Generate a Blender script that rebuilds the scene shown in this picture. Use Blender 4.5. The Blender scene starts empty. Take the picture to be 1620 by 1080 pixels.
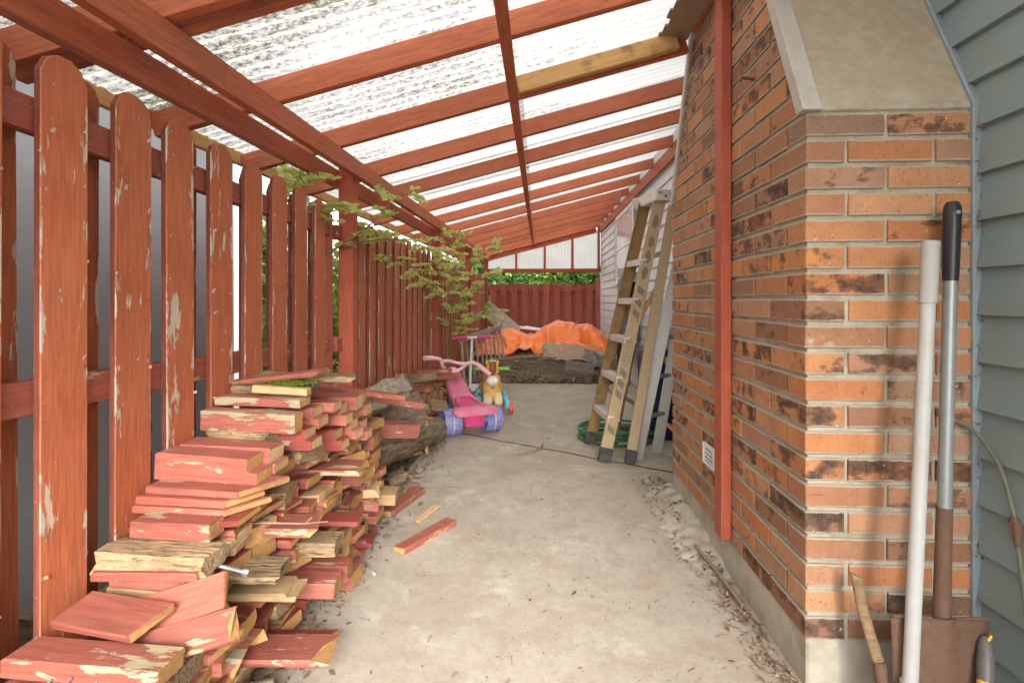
import bpy, bmesh, math, random
from math import radians, sin, cos, pi
from mathutils import Vector, Matrix, noise
random.seed(7)
scene = bpy.context.scene
COL = scene.collection

# ------------------------------------------------------------------ camera
cd = bpy.data.cameras.new('camera'); cam = bpy.data.objects.new('camera', cd); COL.objects.link(cam)
cam.location = (0, 0, 1.2)
cam.rotation_euler = (radians(90), 0, math.atan(44/830))
cd.sensor_width = 36; cd.lens = 830/1620*36; cd.shift_y = -65/1620
cd.clip_start = .05; cd.clip_end = 2000
scene.camera = cam
# ------------------------------------------------------------------ sky, sun, exposure
sd = Vector((.20, -.90, .50)).normalized()          # towards the sun: behind the camera, a little to the right
world = bpy.data.worlds.new('World'); scene.world = world; world.use_nodes = True
wn = world.node_tree; wn.nodes.clear()
sky = wn.nodes.new('ShaderNodeTexSky'); sky.sky_type = 'NISHITA'; sky.sun_disc = False
sky.sun_elevation = math.asin(sd.z); sky.sun_rotation = math.atan2(sd.x, sd.y); sky.air_density = 1; sky.dust_density = 4; sky.ozone_density = 1
hs = wn.nodes.new('ShaderNodeHueSaturation'); hs.inputs['Saturation'].default_value = .12
bg = wn.nodes.new('ShaderNodeBackground'); bg.inputs['Strength'].default_value = .15
wo = wn.nodes.new('ShaderNodeOutputWorld')
wn.links.new(sky.outputs[0], hs.inputs['Color']); wn.links.new(hs.outputs[0], bg.inputs[0]); wn.links.new(bg.outputs[0], wo.inputs[0])
sl = bpy.data.lights.new('sun', 'SUN'); sl.energy = 1.0; sl.angle = radians(22); sl.color = (1, .96, .9)
so = bpy.data.objects.new('sun', sl); COL.objects.link(so)
so.rotation_euler = sd.to_track_quat('Z', 'Y').to_euler(); so.location = (0, -3, 8)
vs = scene.view_settings
vs.view_transform = 'Standard'; vs.look = 'None'; vs.gamma = 1; vs.exposure = 1.97; vs.use_curve_mapping = False
scene.render.engine = 'CYCLES'
scene.cycles.use_denoising = True
scene.cycles.max_bounces = 10; scene.cycles.diffuse_bounces = 4; scene.cycles.transmission_bounces = 6; scene.cycles.transparent_max_bounces = 12
scene.cycles.sample_clamp_indirect = 6

# ================================================================== materials
class NT:
    def __init__(s, name):
        s.m = bpy.data.materials.new(name); s.m.use_nodes = True
        s.t = s.m.node_tree; s.t.nodes.clear()
        s.out = s.n('ShaderNodeOutputMaterial')
    def n(s, typ, **kw):
        nd = s.t.nodes.new(typ)
        for k, v in kw.items(): setattr(nd, k, v)
        return nd
    def set(s, sock, v):
        if hasattr(v, 'is_linked') or hasattr(v, 'links'): s.t.links.new(v, sock)
        elif isinstance(v, (tuple, list)) and len(v) == 3 and sock.type == 'RGBA': sock.default_value = (*v, 1)
        else: sock.default_value = v
    def coord(s, scale=(1,1,1), rnd=True, kind='Object'):
        tc = s.n('ShaderNodeTexCoord'); o = tc.outputs[kind]
        if rnd:
            oi = s.n('ShaderNodeObjectInfo'); mu = s.n('ShaderNodeMath', operation='MULTIPLY'); s.set(mu.inputs[0], oi.outputs['Random']); mu.inputs[1].default_value = 53
            ad = s.n('ShaderNodeVectorMath', operation='ADD'); s.set(ad.inputs[0], o); s.set(ad.inputs[1], mu.outputs[0]); o = ad.outputs[0]
        mp = s.n('ShaderNodeMapping'); mp.inputs['Scale'].default_value = scale; s.set(mp.inputs['Vector'], o)
        return mp.outputs[0]
    def noise(s, vec, scale=5, detail=4, rough=.55, dist=0):
        nd = s.n('ShaderNodeTexNoise'); s.set(nd.inputs['Vector'], vec)
        nd.inputs['Scale'].default_value = scale; nd.inputs['Detail'].default_value = detail; nd.inputs['Roughness'].default_value = rough; nd.inputs['Distortion'].default_value = dist
        return nd.outputs['Fac']
    def ramp(s, fac, stops, interp='LINEAR'):
        nd = s.n('ShaderNodeValToRGB'); nd.color_ramp.interpolation = interp; e = nd.color_ramp.elements
        while len(e) < len(stops): e.new(.5)
        for el, (p, c) in zip(e, stops):
            el.position = p; el.color = (c, c, c, 1) if isinstance(c, (int, float)) else (*c, 1)
        s.set(nd.inputs[0], fac); return nd.outputs[0]
    def mix(s, f, a, b, mode='MIX'):
        nd = s.n('ShaderNodeMix', data_type='RGBA', blend_type=mode)
        s.set(nd.inputs[0], f); s.set(nd.inputs[6], a); s.set(nd.inputs[7], b); return nd.outputs[2]
    def math(s, op, a, b=0, c=None):
        nd = s.n('ShaderNodeMath', operation=op); s.set(nd.inputs[0], a); s.set(nd.inputs[1], b)
        if c is not None: s.set(nd.inputs[2], c)
        return nd.outputs[0]
    def rand(s): return s.n('ShaderNodeObjectInfo').outputs['Random']
    def sep(s, vec):
        nd = s.n('ShaderNodeSeparateXYZ'); s.set(nd.inputs[0], vec); return nd.outputs
    def bump(s, h, st=.3, dist=.01, prev=None):
        nd = s.n('ShaderNodeBump'); nd.inputs['Strength'].default_value = st; nd.inputs['Distance'].default_value = dist
        s.set(nd.inputs['Height'], h)
        if prev is not None: s.set(nd.inputs['Normal'], prev)
        return nd.outputs[0]
    def bsdf(s, col, rough=.6, nrm=None, metal=0, spec=.35, **kw):
        p = s.n('ShaderNodeBsdfPrincipled'); s.set(p.inputs['Base Color'], col); s.set(p.inputs['Roughness'], rough); s.set(p.inputs['Metallic'], metal)
        p.inputs['Specular IOR Level'].default_value = spec
        if nrm is not None: s.set(p.inputs['Normal'], nrm)
        for k, v in kw.items(): s.set(p.inputs[k.replace('_', ' ')], v)
        s.t.links.new(p.outputs[0], s.out.inputs[0]); return s.m

def red_paint(name, a, b, thr, edge=0.0, halfw=.065, dirt=.25, dcol=(.24,.10,.065), wood=((.50,.36,.22),(.34,.30,.25)), tone=.25):
    s = NT(name)
    gv = s.coord((3, 42, 42)); v = s.coord((1, 1, 1)); pv = s.coord((.30, 1.3, 1.3))
    grain = s.noise(gv, 3, 5, .6)
    tn = s.noise(v, 4, 3, .5)
    col = s.mix(s.ramp(tn, [(.3, 0), (.7, 1)]), a, b)
    col = s.mix(s.ramp(grain, [(.35, .55), (.6, 0)]), col, tuple(c*.55 for c in a))
    hv = s.n('ShaderNodeHueSaturation'); s.set(hv.inputs['Color'], col)
    s.set(hv.inputs['Value'], s.math('MULTIPLY_ADD', s.rand(), tone, 1-tone/2)); hv.inputs['Saturation'].default_value = 1.0; col = hv.outputs[0]
    # grime streaks along the grain
    dn = s.noise(s.coord((1.2, 9, 9)), 2.2, 6, .65)
    col = s.mix(s.math('MULTIPLY', s.ramp(dn, [(.5, 0), (.72, 1)]), dirt), col, dcol)
    p = s.noise(pv, 22, 9, .68, .3)
    big = s.noise(v, 3.2, 3, .5)
    pm = s.math('ADD', s.math('MULTIPLY', p, .75), s.math('MULTIPLY', big, .30))
    pm = s.math('ADD', pm, s.math('MULTIPLY', s.ramp(s.noise(s.coord((1, 2.5, 2.5)), 3.6, 3), [(.5, 0), (.66, 1)]), .085))
    if edge:
        tc = s.n('ShaderNodeTexCoord'); y = s.sep(tc.outputs['Object'])[1]
        e = s.math('DIVIDE', s.math('ABSOLUTE', y), halfw)
        pm = s.math('ADD', pm, s.math('MULTIPLY', s.math('POWER', e, 5), edge))
    peel = s.ramp(pm, [(thr, 0), (thr+.018, 1)])
    wd = s.mix(s.ramp(s.noise(gv, 2, 4), [(.35, 0), (.65, 1)]), wood[0], wood[1])
    col = s.mix(peel, col, wd)
    # speckle of pale dots: chipped primer, spider spit, dust
    sp = s.ramp(s.noise(v, 120, 2, .5), [(.735, 0), (.76, 1)])
    col = s.mix(s.math('MULTIPLY', sp, .55), col, (.62, .50, .42))
    n1 = s.bump(grain, .25, .004)
    n2 = s.bump(s.math('SUBTRACT', s.math('MULTIPLY', s.noise(v, 60, 4), .25), peel), .55, .004, n1)
    return s.bsdf(col, s.math('MULTIPLY_ADD', grain, .25, .48), n2, spec=.3)

def wood(name, a, b, dark, scale=1., ring=False, gray=None, bst=.5, crack=0):
    s = NT(name); gv = s.coord((3*scale, 40*scale, 40*scale)); v = s.coord((1, 1, 1))
    g = s.noise(gv, 3, 6, .6, .2)
    col = s.mix(s.ramp(g, [(.3, 0), (.7, 1)]), a, b)
    col = s.mix(s.ramp(s.noise(v, 9, 5, .6), [(.52, 0), (.75, .75)]), col, dark)
    if gray: col = s.mix(s.ramp(s.noise(v, 5, 4, .6), [(.45, 0), (.6, 1)]), col, gray)
    if crack: col = s.mix(s.ramp(s.noise(s.coord((4, 26, 26)), 4, 7, .75, .5), [(.50, 0), (.62, crack)]), col, (.045,.03,.018))
    hv = s.n('ShaderNodeHueSaturation'); s.set(hv.inputs['Color'], col); s.set(hv.inputs['Value'], s.math('MULTIPLY_ADD', s.rand(), .5, .75)); col = hv.outputs[0]
    return s.bsdf(col, .8, s.bump(g, bst, .012 if crack else .006), spec=.15)

def plain(name, col, rough=.5, var=.15, bump=.1, scale=20, metal=0, spec=.4, dirt=None, dscale=6, dthr=.52):
    s = NT(name); v = s.coord()
    nz = s.noise(v, scale, 5)
    c = s.mix(nz, tuple(x*(1-var) for x in col), tuple(min(1, x*(1+var)) for x in col))
    if dirt: c = s.mix(s.ramp(s.noise(v, dscale, 7, .65), [(dthr, 0), (dthr+.22, .8)]), c, dirt)
    return s.bsdf(c, rough, s.bump(nz, bump, .004), metal=metal, spec=spec)

M = {}
RA, RB = (.44, .120, .052), (.51, .160, .074)
M['picket'] = red_paint('fence_red', RA, RB, .652, edge=.10, dirt=.35, wood=((.60,.47,.33),(.44,.38,.31)))
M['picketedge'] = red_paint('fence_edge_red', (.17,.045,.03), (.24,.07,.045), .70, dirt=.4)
M['rail'] = red_paint('rail_red', (.33,.085,.055), (.42,.13,.09), .645, dirt=.5)
M['beam'] = red_paint('beam_red', (.47,.130,.062), (.54,.168,.082), .73, dirt=.3)
M['post'] = red_paint('post_red', (.40,.088,.048), (.47,.12,.066), .74, dirt=.25)
M['backred'] = red_paint('old_fence_red', (.43,.11,.072), (.50,.155,.11), .645, edge=.06, halfw=.07, dirt=.3, wood=((.42,.27,.17),(.34,.22,.15)))
M['scrap'] = red_paint('scrap_red', (.31,.085,.058), (.39,.130,.092), .64, dcol=(.14,.075,.05), dirt=.4, wood=((.55,.40,.22),(.33,.29,.20)), tone=.45)
M['scrapdark'] = red_paint('scrap_dark_red', (.25,.045,.036), (.33,.07,.05), .66, dcol=(.14,.075,.05), dirt=.4, tone=.4)
M['scrappeel'] = red_paint('scrap_peeling', (.32,.088,.062), (.40,.135,.095), .585, dcol=(.14,.075,.05), dirt=.5, wood=((.42,.33,.19),(.30,.27,.18)), tone=.3)
M['raw'] = wood('raw_wood', (.38,.20,.065), (.48,.285,.115), (.20,.105,.04), .7)
M['pale'] = wood('pale_wood', (.44,.285,.14), (.52,.37,.20), (.25,.16,.075), .7)
M['newrafter'] = wood('unpainted_rafter', (.50,.29,.11), (.60,.38,.17), (.10,.05,.025), .6)
M['rot'] = wood('rotten_wood', (.34,.225,.115), (.46,.33,.19), (.09,.055,.03), .8, gray=(.25,.185,.115), bst=.9, crack=.8)
M['graywood'] = wood('weathered_wood', (.30,.25,.19), (.42,.36,.29), (.12,.09,.065), .8, bst=.9, crack=.7)
M['woodtan'] = wood('tan_wood', (.20,.125,.07), (.29,.19,.11), (.09,.055,.035), .6, crack=.4)

def bark_mat():
    s = NT('bark'); v = s.coord((2.2, 14, 14)); g = s.noise(v, 3, 8, .7, .6)
    c = s.ramp(g, [(.3, (.07,.05,.035)), (.5, (.24,.18,.12)), (.7, (.40,.33,.24))])
    return s.bsdf(c, .9, s.bump(g, 1, .03), spec=.1)
M['bark'] = bark_mat()
def shred_mat():
    s = NT('shredded_bark'); v = s.coord((4, 12, 9)); g = s.noise(v, 5, 8, .75, 1.2)
    c = s.ramp(g, [(.3, (.10,.07,.05)), (.5, (.36,.26,.19)), (.7, (.55,.45,.35))])
    return s.bsdf(c, .95, s.bump(g, 1, .04), spec=.1)
M['shred'] = shred_mat()

def brick_mat():
    s = NT('brick_clay'); v = s.coord(); r = s.rand()
    base = s.ramp(r, [(0, (.48,.175,.060)), (.16, (.47,.25,.145)), (.30, (.55,.24,.085)), (.44, (.38,.235,.16)), (.56, (.49,.19,.075)), (.68, (.25,.165,.12)), (.78, (.54,.29,.15)), (.90, (.12,.085,.068)), (1, (.42,.21,.11))])
    n = s.noise(v, 9, 6, .6); base = s.mix(s.ramp(n, [(.35, 0), (.7, .55)]), base, (.30,.13,.07))
    # burnt patches, only on some bricks
    r2 = s.math('FRACT', s.math('MULTIPLY', r, 17.3))
    thr = s.math('MULTIPLY_ADD', r2, .38, .40)
    burn = s.math('SUBTRACT', s.noise(s.coord((1, 1, 1.4)), 14, 6, .6), thr)
    base = s.mix(s.ramp(s.math('MULTIPLY', burn, 6), [(0, 0), (.3, .55), (1, .92)]), base, (.045,.034,.030))
    drag = s.noise(s.coord((60, 60, 6)), 3, 4, .6); base = s.mix(s.ramp(drag, [(.45, 0), (.7, .22)]), base, (.20,.11,.07))
    base = s.mix(s.ramp(s.noise(v, 30, 6, .7), [(.5, 0), (.75, .22)]), base, (.56,.32,.17))
    pits = s.ramp(s.noise(v, 110, 3, .6), [(.60, 0), (.68, 1)])
    base = s.mix(s.math('MULTIPLY', pits, .5), base, (.13,.07,.045))
    spk = s.ramp(s.noise(v, 75, 2), [(.735, 0), (.755, 1)]); base = s.mix(spk, base, (.62,.58,.50))
    eff = s.ramp(s.noise(v, 6, 5, .65), [(.68, 0), (.74, .5)]); base = s.mix(eff, base, (.55,.48,.40))
    gz = s.sep(s.coord(rnd=False, kind='Generated'))[2]
    ed = s.math('MINIMUM', gz, s.math('SUBTRACT', 1, gz))
    sm = s.math('SUBTRACT', s.math('MULTIPLY', s.noise(s.coord((1, 1, 1)), 26, 5, .65), .20), ed)
    base = s.mix(s.ramp(sm, [(.0, 0), (.035, .9)]), base, (.38,.34,.27))
    return s.bsdf(base, .88, s.bump(pits, -.35, .003, s.bump(n, .25, .004)), spec=.15)
M['brick'] = brick_mat()
M['mortar'] = plain('mortar', (.42,.375,.29), .95, .3, .8, 45, spec=.1, dirt=(.23,.19,.14), dscale=7, dthr=.48)
M['parge'] = plain('cement_parging', (.39,.33,.235), .92, .22, .5, 30, spec=.1, dirt=(.46,.42,.33), dscale=9, dthr=.52)
M['foundation'] = plain('foundation_cement', (.46,.42,.345), .95, .22, .5, 18, spec=.1, dirt=(.26,.22,.14), dscale=4, dthr=.5)
M['trimgray'] = plain('gray_trim', (.44,.41,.36), .6, .1, .1, 30, dirt=(.30,.27,.22))
M['jtrim'] = plain('blue_trim', (.23,.285,.305), .45, .1, .1, 30, dirt=(.22,.22,.2), dscale=9)

def siding_mat(name, a, dirt, amt):
    s = NT(name); v = s.coord((1, .6, 1.5)); w = s.coord((25, 2, 40))
    c = s.mix(s.noise(v, 3, 6, .6), tuple(x*.86 for x in a), a)
    c = s.mix(s.math('MULTIPLY', s.ramp(s.noise(v, 6, 7, .7), [(.42, 0), (.7, 1)]), amt), c, dirt)
    spk = s.ramp(s.noise(v, 70, 2), [(.71, 0), (.75, 1)]); c = s.mix(s.math('MULTIPLY', spk, amt), c, (.25,.2,.14))
    return s.bsdf(c, .5, s.bump(s.noise(w, 4, 3), .12, .004), spec=.35)
M['siding'] = siding_mat('pale_siding', (.68,.70,.72), (.52,.50,.46), .4)
M['sidingnear'] = siding_mat('blue_gray_siding', (.235,.325,.34), (.25,.25,.19), .7)  # near boards: darker blue-gray with heavier grime than the far boards
M['white'] = plain('white_vinyl', (.74,.75,.75), .45, .06, .05, 12, dirt=(.5,.5,.46), dthr=.6)
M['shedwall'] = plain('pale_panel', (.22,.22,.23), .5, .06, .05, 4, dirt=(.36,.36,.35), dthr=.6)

def roof_mat(name, tint, dirtamt):
    s = NT(name); v = s.coord(rnd=False, kind='Object'); p = s.sep(v)
    sp = s.noise(s.coord((.55, 1, 1), False), 62, 9, .76)
    area = s.noise(s.coord((.5, 1.4, 1), False), 1.7, 4, .6)
    # fallen litter gathers at the low eave side of the near bays
    lo = s.math('MULTIPLY_ADD', p[0], -.06, s.math('MULTIPLY_ADD', p[1], -.02, .09))
    k = s.math('ADD', s.math('ADD', s.math('MULTIPLY', sp, .8), s.math('MULTIPLY', area, .38)), lo)
    spots = s.ramp(k, [(.665, 0), (.80, 1)])
    wv = s.math('SINE', s.math('MULTIPLY', p[1], 2*pi/.076)); line = s.ramp(s.math('MULTIPLY_ADD', wv, .5, .5), [(.0, .75), (.16, 0)])
    col = s.mix(s.math('MULTIPLY', line, dirtamt), tint, (.42,.38,.30))
    film = s.noise(s.coord((.7, 6, 1), False), 3, 5, .6); col = s.mix(s.ramp(film, [(.45, 0), (.75, .45)]), col, (.70,.68,.60))
    col = s.mix(s.math('MULTIPLY', spots, dirtamt), col, (.12,.10,.055))
    tr = s.n('ShaderNodeBsdfTranslucent'); s.set(tr.inputs[0], col)
    di = s.n('ShaderNodeBsdfDiffuse'); s.set(di.inputs[0], col)
    mx = s.n('ShaderNodeMixShader'); mx.inputs[0].default_value = .18
    s.t.links.new(tr.outputs[0], mx.inputs[1]); s.t.links.new(di.outputs[0], mx.inputs[2]); s.t.links.new(mx.outputs[0], s.out.inputs[0])
    return s.m
M['roof'] = roof_mat('translucent_roofing', (.67,.665,.64), .95)
M['gablepanel'] = roof_mat('translucent_gable_sheet', (.95,.95,.90), .15)
M['roofbrown'] = plain('stained_roofing', (.30,.22,.15), .8, .3, .2, 15)

def concrete():
    s = NT('concrete'); v = s.coord(rnd=False)
    a = s.noise(v, 1.1, 4, .55); b = s.noise(v, 5, 12, .78); c = s.noise(v, 110, 3, .6); f = s.noise(v, 22, 8, .75)
    col = s.ramp(a, [(.3, (.37,.32,.26)), (.5, (.42,.37,.305)), (.7, (.455,.41,.35))])
    col = s.mix(s.ramp(b, [(.46, 0), (.64, .75)]), col, (.31,.26,.21))
    col = s.mix(s.ramp(s.noise(v, 1.9, 12, .74, .5), [(.52, 0), (.66, .55)]), col, (.34,.25,.17))
    col = s.mix(s.ramp(s.noise(v, 3.1, 12, .75, .3), [(.54, 0), (.66, .55)]), col, (.60,.57,.51))
    col = s.mix(s.ramp(f, [(.45, 0), (.75, .45)]), col, (.30,.25,.19))
    pit = s.ramp(c, [(.60, 0), (.67, 1)]); col = s.mix(s.math('MULTIPLY', pit, .55), col, (.19,.15,.11))
    k = s.math('MULTIPLY', s.ramp(s.noise(v, 46, 5, .6), [(.62, 0), (.66, 1)]), s.ramp(s.noise(v, 2.6, 5, .6), [(.45, 0), (.6, 1)]))
    col = s.mix(s.math('MULTIPLY', k, .85), col, (.11,.08,.06))
    return s.bsdf(col, .9, s.bump(pit, -.35, .003, s.bump(f, .4, .006)), spec=.2)
M['concrete'] = concrete()
def soil():
    s = NT('soil'); v = s.coord(rnd=False); b = s.noise(v, 14, 9, .75)
    return s.bsdf(s.ramp(b, [(.3, (.05,.035,.022)), (.5, (.14,.10,.065)), (.72, (.27,.20,.13))]), .95, s.bump(b, .9, .03), spec=.1)
M['soil'] = soil()
def leafmat(name, a, b, trans=.35):
    s = NT(name); g = s.n('ShaderNodeNewGeometry'); r = g.outputs['Random Per Island']
    col = s.mix(r, a, b); nz = s.noise(s.coord(rnd=False), 1.5, 3)
    col = s.mix(s.ramp(nz, [(.3, .3), (.7, 0)]), col, tuple(x*.65 for x in a))
    p = s.n('ShaderNodeBsdfPrincipled'); s.set(p.inputs['Base Color'], col); p.inputs['Roughness'].default_value = .5; p.inputs['Specular IOR Level'].default_value = .3
    t = s.n('ShaderNodeBsdfTranslucent'); s.set(t.inputs[0], col)
    mx = s.n('ShaderNodeMixShader'); mx.inputs[0].default_value = trans
    s.t.links.new(p.outputs[0], mx.inputs[1]); s.t.links.new(t.outputs[0], mx.inputs[2]); s.t.links.new(mx.outputs[0], s.out.inputs[0]); return s.m
M['leaf'] = leafmat('green_leaf', (.16,.30,.04), (.34,.48,.09), .45)
M['leafyel'] = leafmat('yellow_green_leaf', (.50,.60,.13), (.76,.79,.38), .55)
M['leafdark'] = leafmat('dark_leaf', (.035,.10,.025), (.10,.20,.06), .3)
M['darklitter'] = leafmat('dark_litter', (.10,.065,.04), (.30,.21,.13), .1)
M['litter'] = leafmat('dry_litter', (.25,.18,.12), (.52,.42,.31), .1)
M['twig'] = plain('twig', (.26,.195,.135), .9, .4, .4, 30, spec=.1)
M['stem'] = plain('stem', (.20,.15,.07), .8, .3, .3, 30, spec=.1)
M['moss'] = plain('moss', (.10,.15,.015), .95, .5, 1, 60, spec=.05)
M['tarp'] = plain('orange_tarp', (.90,.20,.025), .32, .08, .15, 25, spec=.5)
M['cloth'] = plain('brown_cloth', (.36,.275,.20), .9, .2, .4, 40, spec=.1, dirt=(.22,.18,.13), dscale=3)
M['darkplastic'] = plain('dark_plastic', (.12,.11,.10), .45, .3, .3, 15)
M['slate'] = plain('dark_board', (.16,.135,.115), .85, .2, .3, 25)
M['alu'] = plain('aluminium', (.33,.32,.305), .4, .15, .1, 40, metal=.7, spec=.5, dirt=(.28,.255,.22), dscale=8)
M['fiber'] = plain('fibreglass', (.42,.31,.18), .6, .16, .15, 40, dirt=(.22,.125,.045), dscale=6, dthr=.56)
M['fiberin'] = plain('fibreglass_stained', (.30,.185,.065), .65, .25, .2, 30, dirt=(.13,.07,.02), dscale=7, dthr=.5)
M['step'] = plain('ladder_step', (.62,.58,.53), .6, .14, .2, 60, metal=.2, dirt=(.40,.35,.29), dscale=9)
M['rubber'] = plain('black_rubber', (.045,.043,.04), .7, .3, .2, 30, dirt=(.16,.15,.13), dscale=12)
M['decal'] = plain('gray_decal', (.20,.165,.12), .7, .2, .05, 30)
M['metal'] = plain('galvanised', (.26,.26,.255), .5, .2, .2, 30, metal=.6)
M['rust'] = plain('rusty_steel', (.16,.09,.058), .8, .35, .5, 40, metal=.25, dirt=(.12,.07,.05), dscale=9)
M['pvc'] = plain('white_pvc', (.43,.425,.41), .45, .14, .05, 18, dirt=(.36,.31,.23), dscale=9, dthr=.52)
M['pvcend'] = plain('gray_pvc', (.38,.365,.34), .6, .1, .1, 30)
M['graytube'] = plain('gray_tube', (.27,.295,.285), .38, .15, .1, 40, metal=.3, dirt=(.40,.38,.34), dscale=14, dthr=.6)
M['black'] = plain('black_grip', (.020,.021,.024), .38, .3, .1, 40, dirt=(.10,.08,.06), dscale=12, dthr=.6)
M['cable'] = plain('green_cable', (.13,.14,.10), .55, .2, .1, 30)
M['hose'] = plain('green_hose', (.045,.16,.075), .42, .15, .1, 30)
M['navy'] = plain('navy_plastic', (.012,.022,.085), .4, .15, .1, 20)
M['yellow'] = plain('yellow_plastic', (.72,.42,.03), .45, .12, .1, 20)
M['terracotta'] = plain('terracotta', (.50,.20,.11), .85, .15, .2, 30)
M['pink'] = plain('pink_plastic', (.58,.15,.25), .45, .1, .06, 12, dirt=(.62,.34,.38), dscale=5)
M['palepink'] = plain('pale_pink_plastic', (.80,.46,.49), .42, .07, .05, 12)
M['hotpink'] = plain('hot_pink_plastic', (.62,.06,.20), .42, .1, .05, 12)
M['purple'] = plain('purple_plastic', (.185,.195,.45), .5, .12, .08, 14, dirt=(.34,.31,.42), dscale=7)
M['lilac'] = plain('lilac_plastic', (.42,.38,.46), .5, .1, .05, 14)
M['horse'] = plain('honey_plastic', (.72,.40,.07), .5, .12, .08, 10, dirt=(.60,.40,.16), dscale=6)
M['cream'] = plain('cream_plastic', (.80,.62,.36), .5, .1, .05, 12)
M['muzzle'] = plain('white_plastic', (.80,.74,.66), .5, .08, .05, 12)
M['brown'] = plain('brown_plastic', (.24,.08,.03), .5, .2, .1, 12)
M['lime'] = plain('lime_plastic', (.23,.52,.05), .4, .1, .05, 12)
M['green'] = plain('green_plastic', (.12,.30,.12), .5, .15, .05, 12)
M['cyan'] = plain('cyan_plastic', (.12,.48,.60), .42, .1, .05, 12)
M['redplastic'] = plain('red_plastic', (.68,.09,.07), .45, .12, .05, 12)
M['cushion'] = plain('blue_floral_cushion', (.13,.18,.26), .9, .2, .3, 20, dirt=(.60,.62,.62), dscale=14, dthr=.55)
M['strap'] = plain('black_strap', (.02,.02,.022), .7, .2, .1, 30)
M['glass'] = plain('window_glass', (.55,.57,.58), .08, .05, 0, 3, spec=.8)
M['lampwhite'] = plain('lamp_white', (.75,.74,.70), .35, .05, .05, 20)

# ================================================================== builders
def finish(name, me, parent=None, mat=None, matrix=None, smooth=False):
    o = bpy.data.objects.new(name, me); COL.objects.link(o)
    if mat is not None:
        for x in (mat if isinstance(mat, (list, tuple)) else [mat]): me.materials.append(x)
    if smooth:
        me.polygons.foreach_set('use_smooth', [True]*len(me.polygons))
    if matrix is not None: o.matrix_basis = matrix
    if parent is not None: attach(o, parent)
    return o
def attach(o, parent):
    w = o.matrix_basis.copy(); o.parent = parent
    o.matrix_parent_inverse = chain(parent).inverted(); return o
def chain(p):
    m = p.matrix_basis.copy()
    if p.parent: m = chain(p.parent) @ p.matrix_parent_inverse @ m
    return m
def thing(name, label, cat, loc=(0,0,0), group=None, rotz=0):
    o = bpy.data.objects.new(name, None); COL.objects.link(o); o.empty_display_size = .1
    o.matrix_basis = Matrix.Translation(loc) @ Matrix.Rotation(rotz, 4, 'Z')
    return tag(o, label, cat, group)
def tag(o, label, cat, group=None):
    o['label'] = label; o['category'] = cat
    if group: o['group'] = group
    return o
def kind(o, k, label=None):
    o['kind'] = k
    if label: o['label'] = label
    return o
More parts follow.
